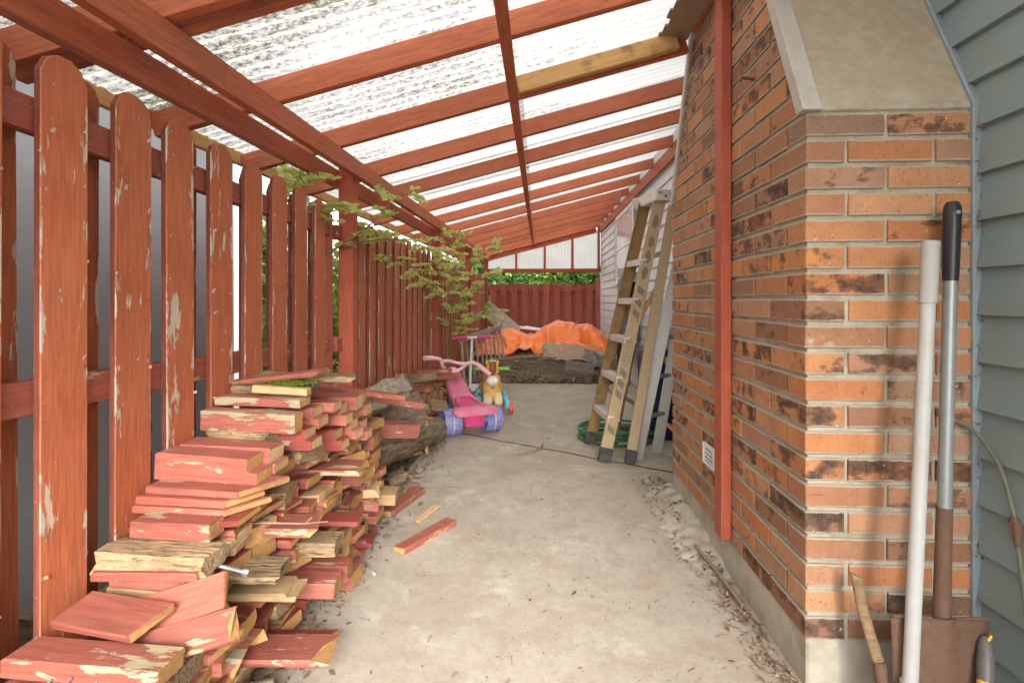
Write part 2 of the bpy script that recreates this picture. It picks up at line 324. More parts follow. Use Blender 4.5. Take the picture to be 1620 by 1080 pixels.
class MB:
    def __init__(s): s.v, s.f, s.m = [], [], []
    def add(s, vs, fs, mi=0):
        b = len(s.v); s.v += [tuple(v) for v in vs]; s.f += [tuple(i+b for i in f) for f in fs]; s.m += [mi]*len(fs)
    def box(s, lo, hi, mi=0, mat=None):
        vs = [Vector((x, y, z)) for z in (lo[2], hi[2]) for y in (lo[1], hi[1]) for x in (lo[0], hi[0])]
        if mat is not None: vs = [mat @ v for v in vs]
        s.add(vs, [(0,2,3,1),(4,5,7,6),(0,1,5,4),(2,6,7,3),(0,4,6,2),(1,3,7,5)], mi)
    def tube(s, pts, r, n=8, mi=0, caps=True, closed=False):
        pts = [Vector(p) for p in pts]; k = len(pts); rs = r if isinstance(r, (list, tuple)) else [r]*k
        t0 = (pts[1]-pts[0]).normalized(); u = t0.orthogonal().normalized(); rings = []
        for i, p in enumerate(pts):
            a = pts[(i-1) % k] if (closed or i > 0) else p; b = pts[(i+1) % k] if (closed or i < k-1) else p
            t = (b-a).normalized(); u = (u-t*u.dot(t)).normalized(); w = t.cross(u)
            rings.append([p+(u*cos(2*pi*j/n)+w*sin(2*pi*j/n))*rs[i] for j in range(n)])
        vs = [v for rg in rings for v in rg]; fs = []
        for i in range(k if closed else k-1):
            for j in range(n):
                a, b = i*n+j, i*n+(j+1) % n; c, d = ((i+1) % k)*n+(j+1) % n, ((i+1) % k)*n+j
                fs.append((a, b, c, d))
        if caps and not closed: fs += [tuple(reversed(range(n))), tuple((k-1)*n+j for j in range(n))]
        s.add(vs, fs, mi)
    def lathe(s, prof, n=20, mat=Matrix(), mi=0):
        # profile of (radius, x) about the local X axis
        vs, fs = [], []
        for r, x in prof: vs += [mat @ Vector((x, r*cos(2*pi*j/n), r*sin(2*pi*j/n))) for j in range(n)]
        for i in range(len(prof)-1):
            for j in range(n): fs.append((i*n+j, (i+1)*n+j, (i+1)*n+(j+1) % n, i*n+(j+1) % n))
        fs += [tuple(range(n)), tuple((len(prof)-1)*n+j for j in reversed(range(n)))]
        s.add(vs, fs, mi)
    def prism(s, outline, lo, hi, axes='xz', mi=0, mat=None):
        # outline in two axes, extruded along the third
        third = [a for a in 'xyz' if a not in axes][0]
        def P(a, b, c):
            d = {axes[0]: a, axes[1]: b, third: c}; v = Vector((d['x'], d['y'], d['z'])); return mat @ v if mat is not None else v
        n = len(outline); vs = [P(a, b, lo) for a, b in outline]+[P(a, b, hi) for a, b in outline]
        fs = [tuple(range(n)), tuple(reversed(range(n, 2*n)))]+[(i, n+i, n+(i+1) % n, (i+1) % n) for i in range(n)]
        s.add(vs, fs, mi)
    def ell(s, c, r, n=14, k=9, mat=None, mi=0):
        vs = [(0, 0, -1)]; fs = []
        for i in range(1, k):
            a = -pi/2+pi*i/k; vs += [(cos(a)*cos(2*pi*j/n), cos(a)*sin(2*pi*j/n), sin(a)) for j in range(n)]
        vs.append((0, 0, 1)); L = len(vs)-1
        for j in range(n):
            fs.append((0, 1+(j+1) % n, 1+j)); fs.append((L, 1+(k-2)*n+j, 1+(k-2)*n+(j+1) % n))
            for i in range(k-2): fs.append((1+i*n+j, 1+i*n+(j+1) % n, 1+(i+1)*n+(j+1) % n, 1+(i+1)*n+j))
        R = mat if mat is not None else Matrix()
        s.add([Vector(c)+R.to_3x3() @ Vector((v[0]*r[0], v[1]*r[1], v[2]*r[2])) for v in vs], fs, mi)
    def mesh(s, name, fix=True):
        me = bpy.data.meshes.new(name); me.from_pydata(s.v, [], s.f); me.polygons.foreach_set('material_index', s.m); me.update()
        if fix:
            bm = bmesh.new(); bm.from_mesh(me); bmesh.ops.recalc_face_normals(bm, faces=bm.faces); bm.to_mesh(me); bm.free()
        return me
    def build(s, name, mat, parent=None, smooth=False, matrix=None, bevel=0, seg=1, fix=True):
        me = s.mesh(name, fix)
        if bevel: bev(me, bevel, seg)
        o = finish(name, me, parent, mat, matrix)
        if smooth: autosmooth(me, smooth)
        return o
def autosmooth(me, ang):
    ang = radians(40) if ang is True else radians(ang)
    me.polygons.foreach_set('use_smooth', [True]*len(me.polygons)); me.set_sharp_from_angle(angle=ang)
def bev(me, w, seg=1):
    bm = bmesh.new(); bm.from_mesh(me)
    es = [e for e in bm.edges if e.is_manifold and e.calc_face_angle(0) > .5]
    bmesh.ops.bevel(bm, geom=es, offset=w, segments=seg, affect='EDGES', profile=.6); bm.to_mesh(me); bm.free()

def spline(pts, k=6):
    P = [Vector(p) for p in pts]; out = []
    for i in range(len(P)-1):
        a, b, c, d = P[max(i-1, 0)], P[i], P[i+1], P[min(i+2, len(P)-1)]
        for j in range(k):
            t = j/k; out.append(.5*((2*b)+(-a+c)*t+(2*a-5*b+4*c-d)*t*t+(-a+3*b-3*c+d)*t**3))
    return out+[P[-1]]
def frame(p0, p1, up=(0,0,1), roll=0):
    p0, p1 = Vector(p0), Vector(p1); x = (p1-p0).normalized(); up = Vector(up)
    y = up.cross(x); y = (Vector((0,1,0)).cross(x) if y.length < 1e-4 else y).normalized(); z = x.cross(y)
    m = Matrix((x, y, z)).transposed().to_4x4()
    if roll: m = m @ Matrix.Rotation(roll, 4, 'X')
    m.translation = (p0+p1)/2; return m
def lumber_mesh(L, w, t, bevel=.003, jit=0, cut=(0, 0), notch=None, rng=random):
    bm = bmesh.new()
    if notch:
        nl, nh = notch; h = L/2; pts = [(-h, -t/2), (h, -t/2), (h, t/2-nh), (h-nl, t/2-nh), (h-nl, t/2), (-h, t/2)]
        a = [bm.verts.new((x, -w/2, z)) for x, z in pts]; b = [bm.verts.new((x, w/2, z)) for x, z in pts]
        bm.faces.new(a); bm.faces.new(list(reversed(b)))
        for i in range(6): bm.faces.new((a[i], b[i], b[(i+1) % 6], a[(i+1) % 6]))
        bmesh.ops.recalc_face_normals(bm, faces=bm.faces)
    else:
        bmesh.ops.create_cube(bm, size=1)
        for v in bm.verts:
            e = cut[1] if v.co.x > 0 else cut[0]
            v.co = Vector((v.co.x*L + e*v.co.y*w, v.co.y*w, v.co.z*t))
    for f in bm.faces: f.material_index = 1 if abs(f.normal.x) > .7 else 0
    if bevel: bmesh.ops.bevel(bm, geom=[e for e in bm.edges], offset=min(bevel, t*.2), segments=1, affect='EDGES')
    if jit:
        for v in bm.verts: v.co += Vector((rng.uniform(-1,1), rng.uniform(-1,1), rng.uniform(-1,1)))*jit
    me = bpy.data.meshes.new('lumber'); bm.to_mesh(me); bm.free(); return me
def lumber(name, p0, p1, w, t, mat, parent=None, up=(0,0,1), roll=0, **kw):
    L = (Vector(p1)-Vector(p0)).length
    return finish(name, lumber_mesh(L, w, t, **kw), parent, mat, frame(p0, p1, up, roll))
def rough_board_mesh(L, w, t, amp, seed, raggedness=.03):
    # a rotten or split board: many cuts along its length, worn edges, ragged ends
    bm = bmesh.new(); n = max(6, int(L/.022)); k = [(-.5,-.5),(0,-.52),(.5,-.5),(.53,0),(.5,.5),(0,.5),(-.5,.5),(-.53,0)]; rows = []
    for i in range(n+1):
        x = (i/n-.5)*L; row = []
        for a, b in k:
            q = Vector((x*9+seed*7.1, a*w*14, b*t*14)); d = noise.noise(q)*amp+noise.noise(q*3.1)*amp*.6
            sc = 1+d/max(t, .02); xe = x
            if i in (0, n): xe += (1 if i else -1)*noise.noise(Vector((seed*3.3, a*5, b*9)))*raggedness
            row.append(bm.verts.new((xe, a*w*(1+d/w*.6), b*t*sc)))
        rows.append(row)
    for i in range(n):
        for j in range(8): bm.faces.new((rows[i][j], rows[i+1][j], rows[i+1][(j+1) % 8], rows[i][(j+1) % 8]))
    f = bm.faces.new(rows[0]); f.material_index = 1; f = bm.faces.new(list(reversed(rows[-1]))); f.material_index = 1
    bmesh.ops.recalc_face_normals(bm, faces=bm.faces)
    me = bpy.data.meshes.new('board'); bm.to_mesh(me); bm.free(); return me

# ================================================================== the setting
def zr(x, y): return 2.035+.255*(x+1.12)+.013*(y-2.2)     # underside of the rafters
HX = 1.34                                                # house wall
CH0, CH1, CX0 = 1.665, 3.30, .82                          # chimney: near end, far end, face towards the passage
# ground: one sheet to the horizon, lower than the slab
mb = MB(); mb.add([(-400,-400,-.07),(400,-400,-.07),(400,400,-.07),(-400,400,-.07)], [(0,1,2,3)])
kind(mb.build('ground', M['soil']), 'structure')
# two slabs of concrete with a wandering crack between them
ck = []
for i in range(41):
    u = i/40; x = -.96+u*2.30; y = 4.86-u*1.40 + .03*noise.noise(Vector((u*9, 2, 0)))+.012*noise.noise(Vector((u*41, 5, 0)))
    ck.append((x, y))
def slab(name, pts):
    mb = MB(); n = len(pts)
    mb.add([(x, y, 0) for x, y in pts]+[(x, y, -.12) for x, y in pts], [tuple(range(n)), tuple(reversed(range(n, 2*n)))]+[(i, n+i, n+(i+1) % n, (i+1) % n) for i in range(n)])
    o = mb.build(name, M['concrete']); kind(o, 'structure'); return o
mb = MB(); n = len(ck); wd = lambda x, q: .012+.012*abs(noise.noise(Vector((x*17, q, 1))))
mb.add([(x, y-wd(x, 1), .0012) for x, y in ck]+[(x, y, .003) for x, y in ck]+[(x, y+wd(x, 6), .0012) for x, y in ck], [(r*n+i, r*n+i+1, (r+1)*n+i+1, (r+1)*n+i) for r in range(2) for i in range(n-1)])
kind(mb.build('crack_dirt', M['soil']), 'stuff', 'dark dirt packed into the crack across the concrete')
left = [(-.93+.012*noise.noise(Vector((0, y*6, 1))), y) for y in [-3+.06*i for i in range(131)] if y < 4.80]
right = [(.795+.02*noise.noise(Vector((3, y*7, 1))), y) for y in [-3+.05*i for i in range(100)] if y < 1.62]
slab('concrete_slab', [(x, y-.015) for x, y in ck]+[(1.33, 3.32), (.86, 3.32), (.845, 1.68)]+list(reversed(right))+left)
slab('concrete_slab', [(-.95+.012*noise.noise(Vector((0, 4.9+.1*i, 1))), 7.7-.1*i) for i in range(29)]+[(x, y+.012+.008*noise.noise(Vector((x*14, 9, 9)))) for x, y in ck]+[(1.33, 7.7)])

# ------------------------------------------------------------------ house
house = thing('house', 'pale lap sided house with a white window beside the covered passage', 'house', (HX+.5, 6, 0))
mb = MB(); mb.box((HX, -1.1, -.1), (HX+3, 11.36, 3.6)); mb.build('wall', M['siding'], house)
def siding(y0, y1, zs, mat):
    me = None
    for i in zs:
        z = .02+.142*i
        if me is None:
            mb = MB(); ys = [y0, y1]; mb.prism([(-.024, 0), (-.024, .004), (-.005, .143), (0, .143), (0, 0)], y0, y1, 'xz')
            me = mb.mesh('siding_board'); me.materials.append(mat)
        o = finish('siding_board', me, house, None, Matrix.Translation((HX-.002, 0, z)))
siding(-1.1, CH0+1.0, range(22), M['sidingnear'])
siding(CH1-.1, 11.36, range(20), M['siding'])
mb = MB(); mb.box((HX-.035, 11.30, 0), (HX+.05, 11.40, 2.7)); mb.build('corner_trim', M['white'], house, bevel=.004)
# window on the far wall
win = MB(); win.box((HX-.045, 7.35, 1.50), (HX+.02, 7.43, 2.62)); win.box((HX-.045, 9.03, 1.50), (HX+.02, 9.11, 2.62)); win.box((HX-.045, 7.43, 2.54), (HX+.02, 9.03, 2.62)); win.box((HX-.045, 7.43, 1.50), (HX+.02, 9.03, 1.57)); win.box((HX-.040, 7.43, 2.02), (HX+.02, 9.03, 2.06))
w = win.build('window', M['white'], house, bevel=.006)
mb = MB(); mb.box((HX-.03, 7.43, 1.57), (HX-.022, 9.03, 2.54)); mb.build('pane', M['glass'], w)
mb = MB(); mb.box((HX-.075, 7.30, 1.455), (HX+.02, 9.16, 1.50)); mb.build('sill', M['white'], w, bevel=.006)
for y in (7.30, 9.11):
    mb = MB(); mb.box((HX-.05, y-.02, 1.50), (HX-.003, y+.048, 2.66)); mb.build('casing', M['jtrim'], w, bevel=.004)

# ------------------------------------------------------------------ brick chimney
chim = thing('brick_chimney', 'broad orange brick chimney base with sloping cement shoulder against the house', 'chimney', (1.08, 2.48, 0))
ZB, PZ, BL, J = .156, .0816, .247, .0135
ZS = ZB+20*PZ                                                # where the shoulder begins
def ynear(z): return CH0+max(0, z-ZS)*.46
def yfar(z): return CH1-max(0, z-ZS)*.50
mb = MB(); D = .009
prof = [(CH0+D, -.02), (CH0+D, ZS), (ynear(3.3)+D, 3.3), (yfar(3.3)-D, 3.3), (CH1-D, ZS), (CH1-D, -.02)]
mb.prism(prof, CX0+D, HX-.03, 'yz'); mb.build('mortar_bed', M['mortar'], chim)
mb = MB(); mb.box((CX0+.004, CH0+.004, -.12), (HX-.032, CH1-.004, ZB-.004)); mb.build('foundation', M['foundation'], chim, bevel=.006)
brng = random.Random(3)
def brick(poly, lo, hi, axes):
    mb = MB(); mb.prism(poly, lo, hi, axes); me = mb.mesh('brick')
    c = sum((Vector(v.co) for v in me.vertices), Vector())/len(me.vertices)
    for v in me.vertices: v.co = v.co-c+Vector((brng.uniform(-1,1), brng.uniform(-1,1), brng.uniform(-1,1)))*.0012
    bev(me, .0028); d = brng.uniform(-.0022, .0022)
    finish('brick', me, chim, M['brick'], Matrix.Translation(c+Vector((d, d, 0))))
for r in range(31):
    z0 = ZB+r*PZ; z1 = z0+PZ-J; odd = r % 2 == 1              # top course (r = 19) is odd: long brick on the near face
    a0, a1 = ynear(z0), ynear(z1); b0, b1 = yfar(z0), yfar(z1)
    if r < 20:
        if odd:   # corner brick lies along the near face
            brick([(CX0, z0), (CX0+BL-.012, z0), (CX0+BL-.012, z1), (CX0, z1)], CH0, CH0+.120, 'xz')
            xs = [(CX0+BL, CX0+2*BL), (CX0+2*BL+J, HX-.008)]; y = CH0+.120+J
        else:
            brick([(CX0, z0), (CX0+.116, z0), (CX0+.116, z1), (CX0, z1)], CH0, CH0+BL, 'xz')
            xs = [(CX0+.116+J, CX0+.116+J+BL), (CX0+.116+2*J+BL, HX-.008)]; y = CH0+BL+J
        for xa, xb in xs: brick([(xa, z0), (xb, z0), (xb, z1), (xa, z1)], CH0, CH0+.05, 'xz')
    else:
        y = CH0+(.120 if odd else BL)+J
        while y < a0+.03: y += BL+J
        if y-J > a0+.02: brick([(a0+.004, z0), (y-J, z0), (y-J, z1), (a1+.004, z1)], CX0, CX0+.05, 'yz')
    while y < b0-.03:
        e = y+BL
        if e > b1-.05: brick([(y, z0), (b0-.004, z0), (b1-.004, z1), (y, z1)], CX0, CX0+.05, 'yz'); break
        brick([(y, z0), (e, z0), (e, z1), (y, z1)], CX0, CX0+.05, 'yz'); y = e+J
# cement shoulder, edge boards
sl0, sl1 = Vector((0, CH0+.012, ZS+.018)), Vector((0, ynear(3.2)+.004, 3.2))
mb = MB(); mb.box((CX0+.012, CH0+.001, ZS-.006), (HX-.02, CH0+.14, ZS+.020)); mb.build('mortar_ledge', M['mortar'], chim, bevel=.005)
mb = MB(); nn = Vector((0, -(sl1-sl0).z, (sl1-sl0).y)).normalized()
vs = []
for p in (sl0, sl1):
    for q in (.006, -.05): vs += [Vector((CX0+.02, 0, 0))+p+nn*q, Vector((HX-.02, 0, 0))+p+nn*q]
mb.add(vs, [(0,1,5,4),(2,6,7,3),(0,4,6,2),(1,3,7,5),(0,2,3,1),(4,5,7,6)]); mb.build('cement_shoulder', M['parge'], chim)
for nm, f, s0 in (('edge_board', ynear, -1), ('edge_board', yfar, 1)):
    mb = MB(); o = .016
    mb.prism([(f(ZS)+s0*o, ZS-.005), (f(ZS)-s0*.035, ZS-.005+(.0 if s0 < 0 else 0)), (f(3.2)-s0*.035, 3.2), (f(3.2)+s0*o, 3.2)], CX0-.014, CX0+.045, 'yz'); mb.build(nm, M['trimgray'], chim, bevel=.003)
# blue channel where the siding meets the brick
mb = MB(); mb.prism([(CH0-.012, .21), (CH0+.02, .21), (CH0+.02, ZS), (ynear(3.2)+.02, 3.2), (ynear(3.2)-.014, 3.2), (CH0-.012, ZS+.01)], HX-.034, HX-.006, 'yz'); mb.build('siding_channel', M['jtrim'], house, bevel=.004)
# vent grille, hook and rusty rod in the side of the chimney
mb = MB(); mb.box((CX0-.012, 2.50, .40), (CX0+.01, 2.66, .41)); mb.box((CX0-.012, 2.50, .49), (CX0+.01, 2.66, .50)); mb.box((CX0-.012, 2.50, .41), (CX0+.01, 2.51, .49)); mb.box((CX0-.012, 2.65, .41), (CX0+.01, 2.66, .49))
v = mb.build('vent_frame', M['white'], chim, bevel=.002)
for i in range(4):
    mb = MB(); mb.box((CX0-.006, 2.512, .418+.02*i), (CX0+.006, 2.648, .426+.02*i)); mb.build('louvre', M['white'], v)
mb = MB(); mb.tube([(CX0+.02, 2.07, 2.05), (CX0-.05, 2.05, 2.05), (CX0-.055, 2.05, 2.035)], .006, 6); mb.build('iron_hook', M['rust'], chim)
mb = MB(); mb.tube([(CX0+.02, 2.12, .27), (CX0-.075, 2.06, .275)], .0035, 6); mb.build('iron_rod', M['rust'], chim)

# ------------------------------------------------------------------ patio cover
cover = thing('patio_cover', 'red lean-to patio cover with corrugated translucent roof over the passage', 'patio cover', (-1.17, 3.16, 0))
WOOD = lambda k: [M[k], M[k]]
RED = WOOD('beam')
POSTY = [-1.0, .40, 3.12, 5.85, 8.58, 11.28]
for y in POSTY:
    lumber('post', (-1.175, y+.045, -.1), (-1.175, y+.045, zr(-1.12, y)-.003), .09, .09, WOOD('post'), cover, up=(1, 0, 0), bevel=.004)
segs = [-1.1, 1.77, 4.49, 7.21, 11.42]
for xa, dz in ((-1.11, .052), (-1.24, .107)):
    for y0, y1 in zip(segs, segs[1:]):
        lumber('beam', (xa, y0, zr(-1.12, y0)-dz), (xa, y1-.003, zr(-1.12, y1)-dz), .04, .10, RED, cover, jit=.001)
RY = [-1.1, -.4, .32, 1.50, 1.585, 2.18, 2.86, 3.57, 4.31, 5.14, 6.0, 6.83, 7.65, 8.45, 9.2, 9.9, 10.6, 11.30]
for i, y in enumerate(RY):
    xe = CX0-.03 if 2.0 < y < 3.0 else HX-.03
    x0 = -1.66
    if abs(y-2.86) < .01:
        lumber('rafter', (x0, y, zr(x0, y)+.053), (-.13, y, zr(-.13, y)+.053), .04, .105, RED, cover, jit=.001)
        lumber('rafter', (-.126, y+.02, zr(-.126, y)+.045), (xe, y+.02, zr(xe, y)+.045), .036, .085, RED, cover, jit=.001)
        lumber('new_rafter', (-.12, y-.028, zr(-.12, y)+.06), (xe-.06, y-.028, zr(xe-.06, y)+.06), .045, .09, [M['newrafter'], M['raw']], cover, bevel=.006, jit=.002)
    else:
        lumber('rafter', (x0, y, zr(x0, y)+.053), (xe, y, zr(xe, y)+.053), .04, .105, RED, cover, jit=.0015)
for y0, y1 in zip([-1.1, 2.86, 5.14, 7.65], [2.86, 5.14, 7.65, 11.34]):
    lumber('strap', (-.14, y0, zr(-.14, y0)-.012), (-.14, y1-.003, zr(-.14, y1)-.012), .05, .022, RED, cover)
lumber('ledger', (HX-.045, CH1+.02, zr(HX, CH1)-.06), (HX-.045, 11.34, zr(HX, 11.34)-.06), .035, .14, RED, cover)
lumber('header', (CX0-.028, 1.62, zr(CX0, 1.62)+.13), (CX0-.028, 2.80, zr(CX0, 2.8)+.13), .05, .13, RED, cover)
lumber('post', (CX0-.024, 2.33, ZB+.02), (CX0-.024, 2.33, zr(CX0, 2.3)+.07), .044, .09, WOOD('post'), cover, up=(1, 0, 0), roll=pi/2, bevel=.004)
for y0, y1 in zip([-1.1, 2.2, 4.3, 7.6], [2.2, 4.3, 7.6, 11.4]):
    lumber('eave_strip', (-1.68, y0, zr(-1.68, y0)+.09), (-1.68, y1, zr(-1.68, y1)+.09), .03, .07, [M['newrafter'], M['raw']], cover)
# blocking between rafters above the ledger
for a, b in zip(RY[7:], RY[8:]):
    mb = MB(); mb.box((HX-.06, a+.022, zr(HX, a)+.012), (HX-.03, b-.022, zr(HX, a)+.13)); mb.build('block', M['siding'], cover)
# corrugated sheets, one per bay
WL = .076
def sheet(y0, y1, x0, x1, dz, parent, mat, name='roof_sheet'):
    n = max(2, int((y1-y0)/WL*8)); me_v = []; me_f = []; xs = [x0+(x1-x0)*i/6 for i in range(7)]
    for i in range(n+1):
        y = y0+(y1-y0)*i/n
        for x in xs: me_v.append((x, y, zr(x, y)+.117+dz+.006*sin(2*pi*y/WL)+.004*noise.noise(Vector((x*2, y*1.5, 4)))))
    for i in range(n):
        for j in range(6): me_f.append((i*7+j, i*7+j+1, (i+1)*7+j+1, (i+1)*7+j))
    me = bpy.data.meshes.new(name); me.from_pydata(me_v, [], me_f)
    return finish(name, me, parent, mat, smooth=True)
ys = [-1.13, -.46, .21, .88, 1.55, 2.22, 2.90]  # unseen bays behind the camera, added to dim the near end
for i in range(len(ys)-1): sheet(ys[i], ys[i+1]+.05, -1.72, (HX-.01 if ys[i+1] < 1.6 else CX0-.02), .004*(i % 2), cover, M['roof'])
ys = [2.90]+[2.90+.66*k for k in range(1, 13)]+[11.45]
for i in range(len(ys)-1):
    sheet(ys[i], ys[i+1]+.05, -1.72, -.10, .004*(i % 2), cover, M['roof'])
    sheet(ys[i], ys[i+1]+.05, -.14, (CX0-.02 if ys[i+1] < 3.3 else HX-.01), .006+.004*(i % 2), cover, M['roof'])
mb = MB()  # stained end of an older sheet by the chimney
for k in range(9):
    y = 2.18+k*.076; mb.prism([(y, zr(.6, y)+.118), (y+.072, zr(.6, y)+.112), (y+.072, zr(.6, y)+.122), (y, zr(.6, y)+.128)], CX0-.17-.012*(k % 3), CX0-.03, 'yz')
mb.build('old_sheet_end', M['roofbrown'], cover)
# gable at the far end
GY = 11.35; gz = 1.80
lumber('gable_sill', (-1.13, GY, gz+.04), (HX-.03, GY, gz+.04), .05, .085, WOOD('post'), cover)
gx = [-1.12, -.51, .105, .70, 1.245]
for i, x in enumerate(gx[1:4]): lumber('gable_stud', (x, GY, gz+.083), (x, GY, zr(x, GY)), .05, .075, WOOD('post'), cover, up=(0, 1, 0))
lumber('gable_stud', (1.265, GY, gz+.083), (1.265, GY, zr(1.26, GY)), .05, .10, WOOD('post'), cover, up=(0, 1, 0))
lumber('gable_rail', (-1.12, GY+.002, zr(-1.12, GY)-.05), (1.21, GY+.002, zr(1.21, GY)-.05), .04, .10, WOOD('post'), cover)
for xa, xb in zip(gx, gx[1:]):
    n = 40; vs, fs = [], []
    for i in range(n+1):
        x = xa+(xb-xa)*i/n; y = GY+.035+.007*sin(2*pi*x/.07); vs += [(x, y, gz+.04), (x, y, zr(x, GY)-.02)]
    fs = [(2*i, 2*i+2, 2*i+3, 2*i+1) for i in range(n)]
    me = bpy.data.meshes.new('gable_panel'); me.from_pydata(vs, [], fs); finish('gable_panel', me, cover, M['gablepanel'], smooth=True)

# ------------------------------------------------------------------ fences
def picket_mesh(h, w=.132, t=.019, seed=0, dog=.5):
    rg = random.Random(seed); o = [(-w/2, 0), (w/2, 0)]; c = .03+rg.random()*.012
    o += [(w/2+rg.uniform(-1, 1)*.001, h-c*1.35), (w/2-c*.45, h-c*.45), (w/2-c*1.2, h-.002+rg.uniform(-1, 1)*.003), (-w/2+c*1.2, h+rg.uniform(-1, 1)*.003), (-w/2+c*.45, h-c*.45), (-w/2, h-c*1.35)]
    mb = MB(); mb.prism([(z, y) for y, z in o], -t/2, t/2, 'xy'); me = mb.mesh('picket')
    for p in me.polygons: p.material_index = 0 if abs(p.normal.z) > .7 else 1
    bev(me, .0022); return me
UPX = Matrix(((0,0,1,0),(0,1,0,0),(-1,0,0,0),(0,0,0,1)))   # local X up, local Y along Y
UPX = Matrix(((0,0,-1,0),(0,1,0,0),(1,0,0,0),(0,0,0,1)))
fence = thing('picket_fence', 'tall red shadowbox picket fence with peeling paint beside the woodpile', 'fence', (-1.21, 4, 0))
def ftop(y): return 1.80-.042*(min(y, 3.1)-1.23)
frng = random.Random(11); meshes = [picket_mesh(1.72, seed=i) for i in range(10)]
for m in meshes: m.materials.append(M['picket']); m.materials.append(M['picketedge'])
flk = MB()
def flake(p, nx, s):
    a = frng.uniform(0, pi); u = Vector((0, cos(a), sin(a)))*s; v = Vector((0, -sin(a), cos(a)))*s*frng.uniform(.4, 1.4); c = Vector((nx*s*.7, 0, 0))
    flk.add([p-u*.6-v*.5+Vector((nx*.001, 0, 0)), p+u*.2-v*.5+c*.15+Vector((nx*.001, 0, 0)), p+u*.2+v*.5+c*.15+Vector((nx*.001, 0, 0)), p-u*.6+v*.5+Vector((nx*.001, 0, 0)), p+u*.8-v*.4+c, p+u*.8+v*.4+c], [(0,1,2,3), (1,4,5,2)], frng.choice((0, 0, 1)))
def picket(x, y, top, back=False):
    h = top-.06; me = frng.choice(meshes)
    m = Matrix.Translation((x, y, .06)) @ Matrix.Rotation(frng.uniform(-.006, .006), 4, 'X') @ UPX @ Matrix.Diagonal((h/1.72, frng.uniform(.97, 1.03)*(1 if frng.random() < .5 else -1), 1, 1))
    finish('picket', me, fence, None, m)
    if not back and y < 5.5:
        for k in range(int(14 if y < 3 else 5)):
            sd_ = frng.choice((-1, -1, 1, 1, 0)); yy = sd_*.058+frng.uniform(-.008, .008) if sd_ else frng.uniform(-.05, .05)
            flake(Vector((x+.0097, y+yy, frng.uniform(.25, top-.05))), 1, frng.uniform(.004, .011))
PB = [1.166+.215*k+.066 for k in range(-2, 8)]+[3.34+.211*k+.066 for k in range(11)]+[6.06+.211*k+.066 for k in range(12)]+[8.79+.211*k+.066 for k in range(12)]
for y in PB:
    picket(-1.1795, y+frng.uniform(-.006, .006), ftop(y)+frng.uniform(-.008, .008))
    picket(-1.2495, y+.1075+frng.uniform(-.006, .006), ftop(y)+frng.uniform(-.012, .006), True)
flk.build('paint_flake', [M['picket'], M['pale']], fence, fix=False)['kind'] = 'stuff'
bays = [(-.5, 2.94), (3.04, 5.80), (5.95, 8.55), (8.68, 11.27)]
for y0, y1 in bays:
    for z in (1.64, .97, .26):
        lumber('rail', (-1.2145, y0, z-.018*(min(y0, 3)-1.1)), (-1.2145, y1, z-.018*(min(y1, 3)-1.1)), .038, .082, WOOD('rail'), fence, jit=.0015)
for y in (2.99, 5.78, 8.52):
    lumber('post', (-1.265, y, -.1), (-1.265, y, ftop(y)-.02), .10, .09, WOOD('backred'), fence, up=(1, 0, 0), bevel=.005)

bfence = thing('picket_fence', 'weathered dark red picket fence closing the far end of the passage', 'fence', (.1, 11.7, 0))
bm_ = [picket_mesh(1.55, .138, .02, seed=40+i) for i in range(6)]
for m in bm_: m.materials.append(M['backred']); m.materials.append(M['picketedge'])
for i in range(11):
    x = -1.04+.2365*i
    for dx, yy, bk in ((0, 11.62, 0), (.118, 11.70, 1)):
        if x+dx > 1.22: continue
        m = Matrix.Translation((x+dx, yy, .02)) @ Matrix.Rotation(pi/2, 4, 'Z') @ UPX @ Matrix.Diagonal((1+frng.uniform(-.012, .012), 1, 1, 1))
        finish('picket', frng.choice(bm_), bfence, None, m)
for z in (1.44, .70): lumber('rail', (-1.15, 11.66, z), (1.27, 11.66, z), .04, .085, WOOD('backred'), bfence)
lumber('post', (1.275, 11.60, -.1), (1.275, 11.60, 1.70), .09, .09, WOOD('backred'), bfence, up=(0, 1, 0), bevel=.012)
lumber('post', (-1.2, 11.66, -.1), (-1.2, 11.66, 1.60), .09, .09, WOOD('backred'), bfence, up=(0, 1, 0), bevel=.012)

# ------------------------------------------------------------------ neighbouring building behind the fence
nb = thing('shed', 'pale gray panelled shed standing close behind the red fence', 'shed', (-3, 1.5, 0))
for k in range(7):
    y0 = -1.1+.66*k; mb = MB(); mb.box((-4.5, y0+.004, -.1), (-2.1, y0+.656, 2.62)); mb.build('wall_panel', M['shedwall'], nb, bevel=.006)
mb = MB(); mb.box((-2.14, 3.50, -.1), (-2.03, 3.72, 2.33)); mb.build('corner_post', M['white'], nb, bevel=.012)
mb = MB(); mb.box((-4.5, -1.1, 2.62), (-2.0, 3.6, 2.72)); mb.build('roof', M['white'], nb, bevel=.02)

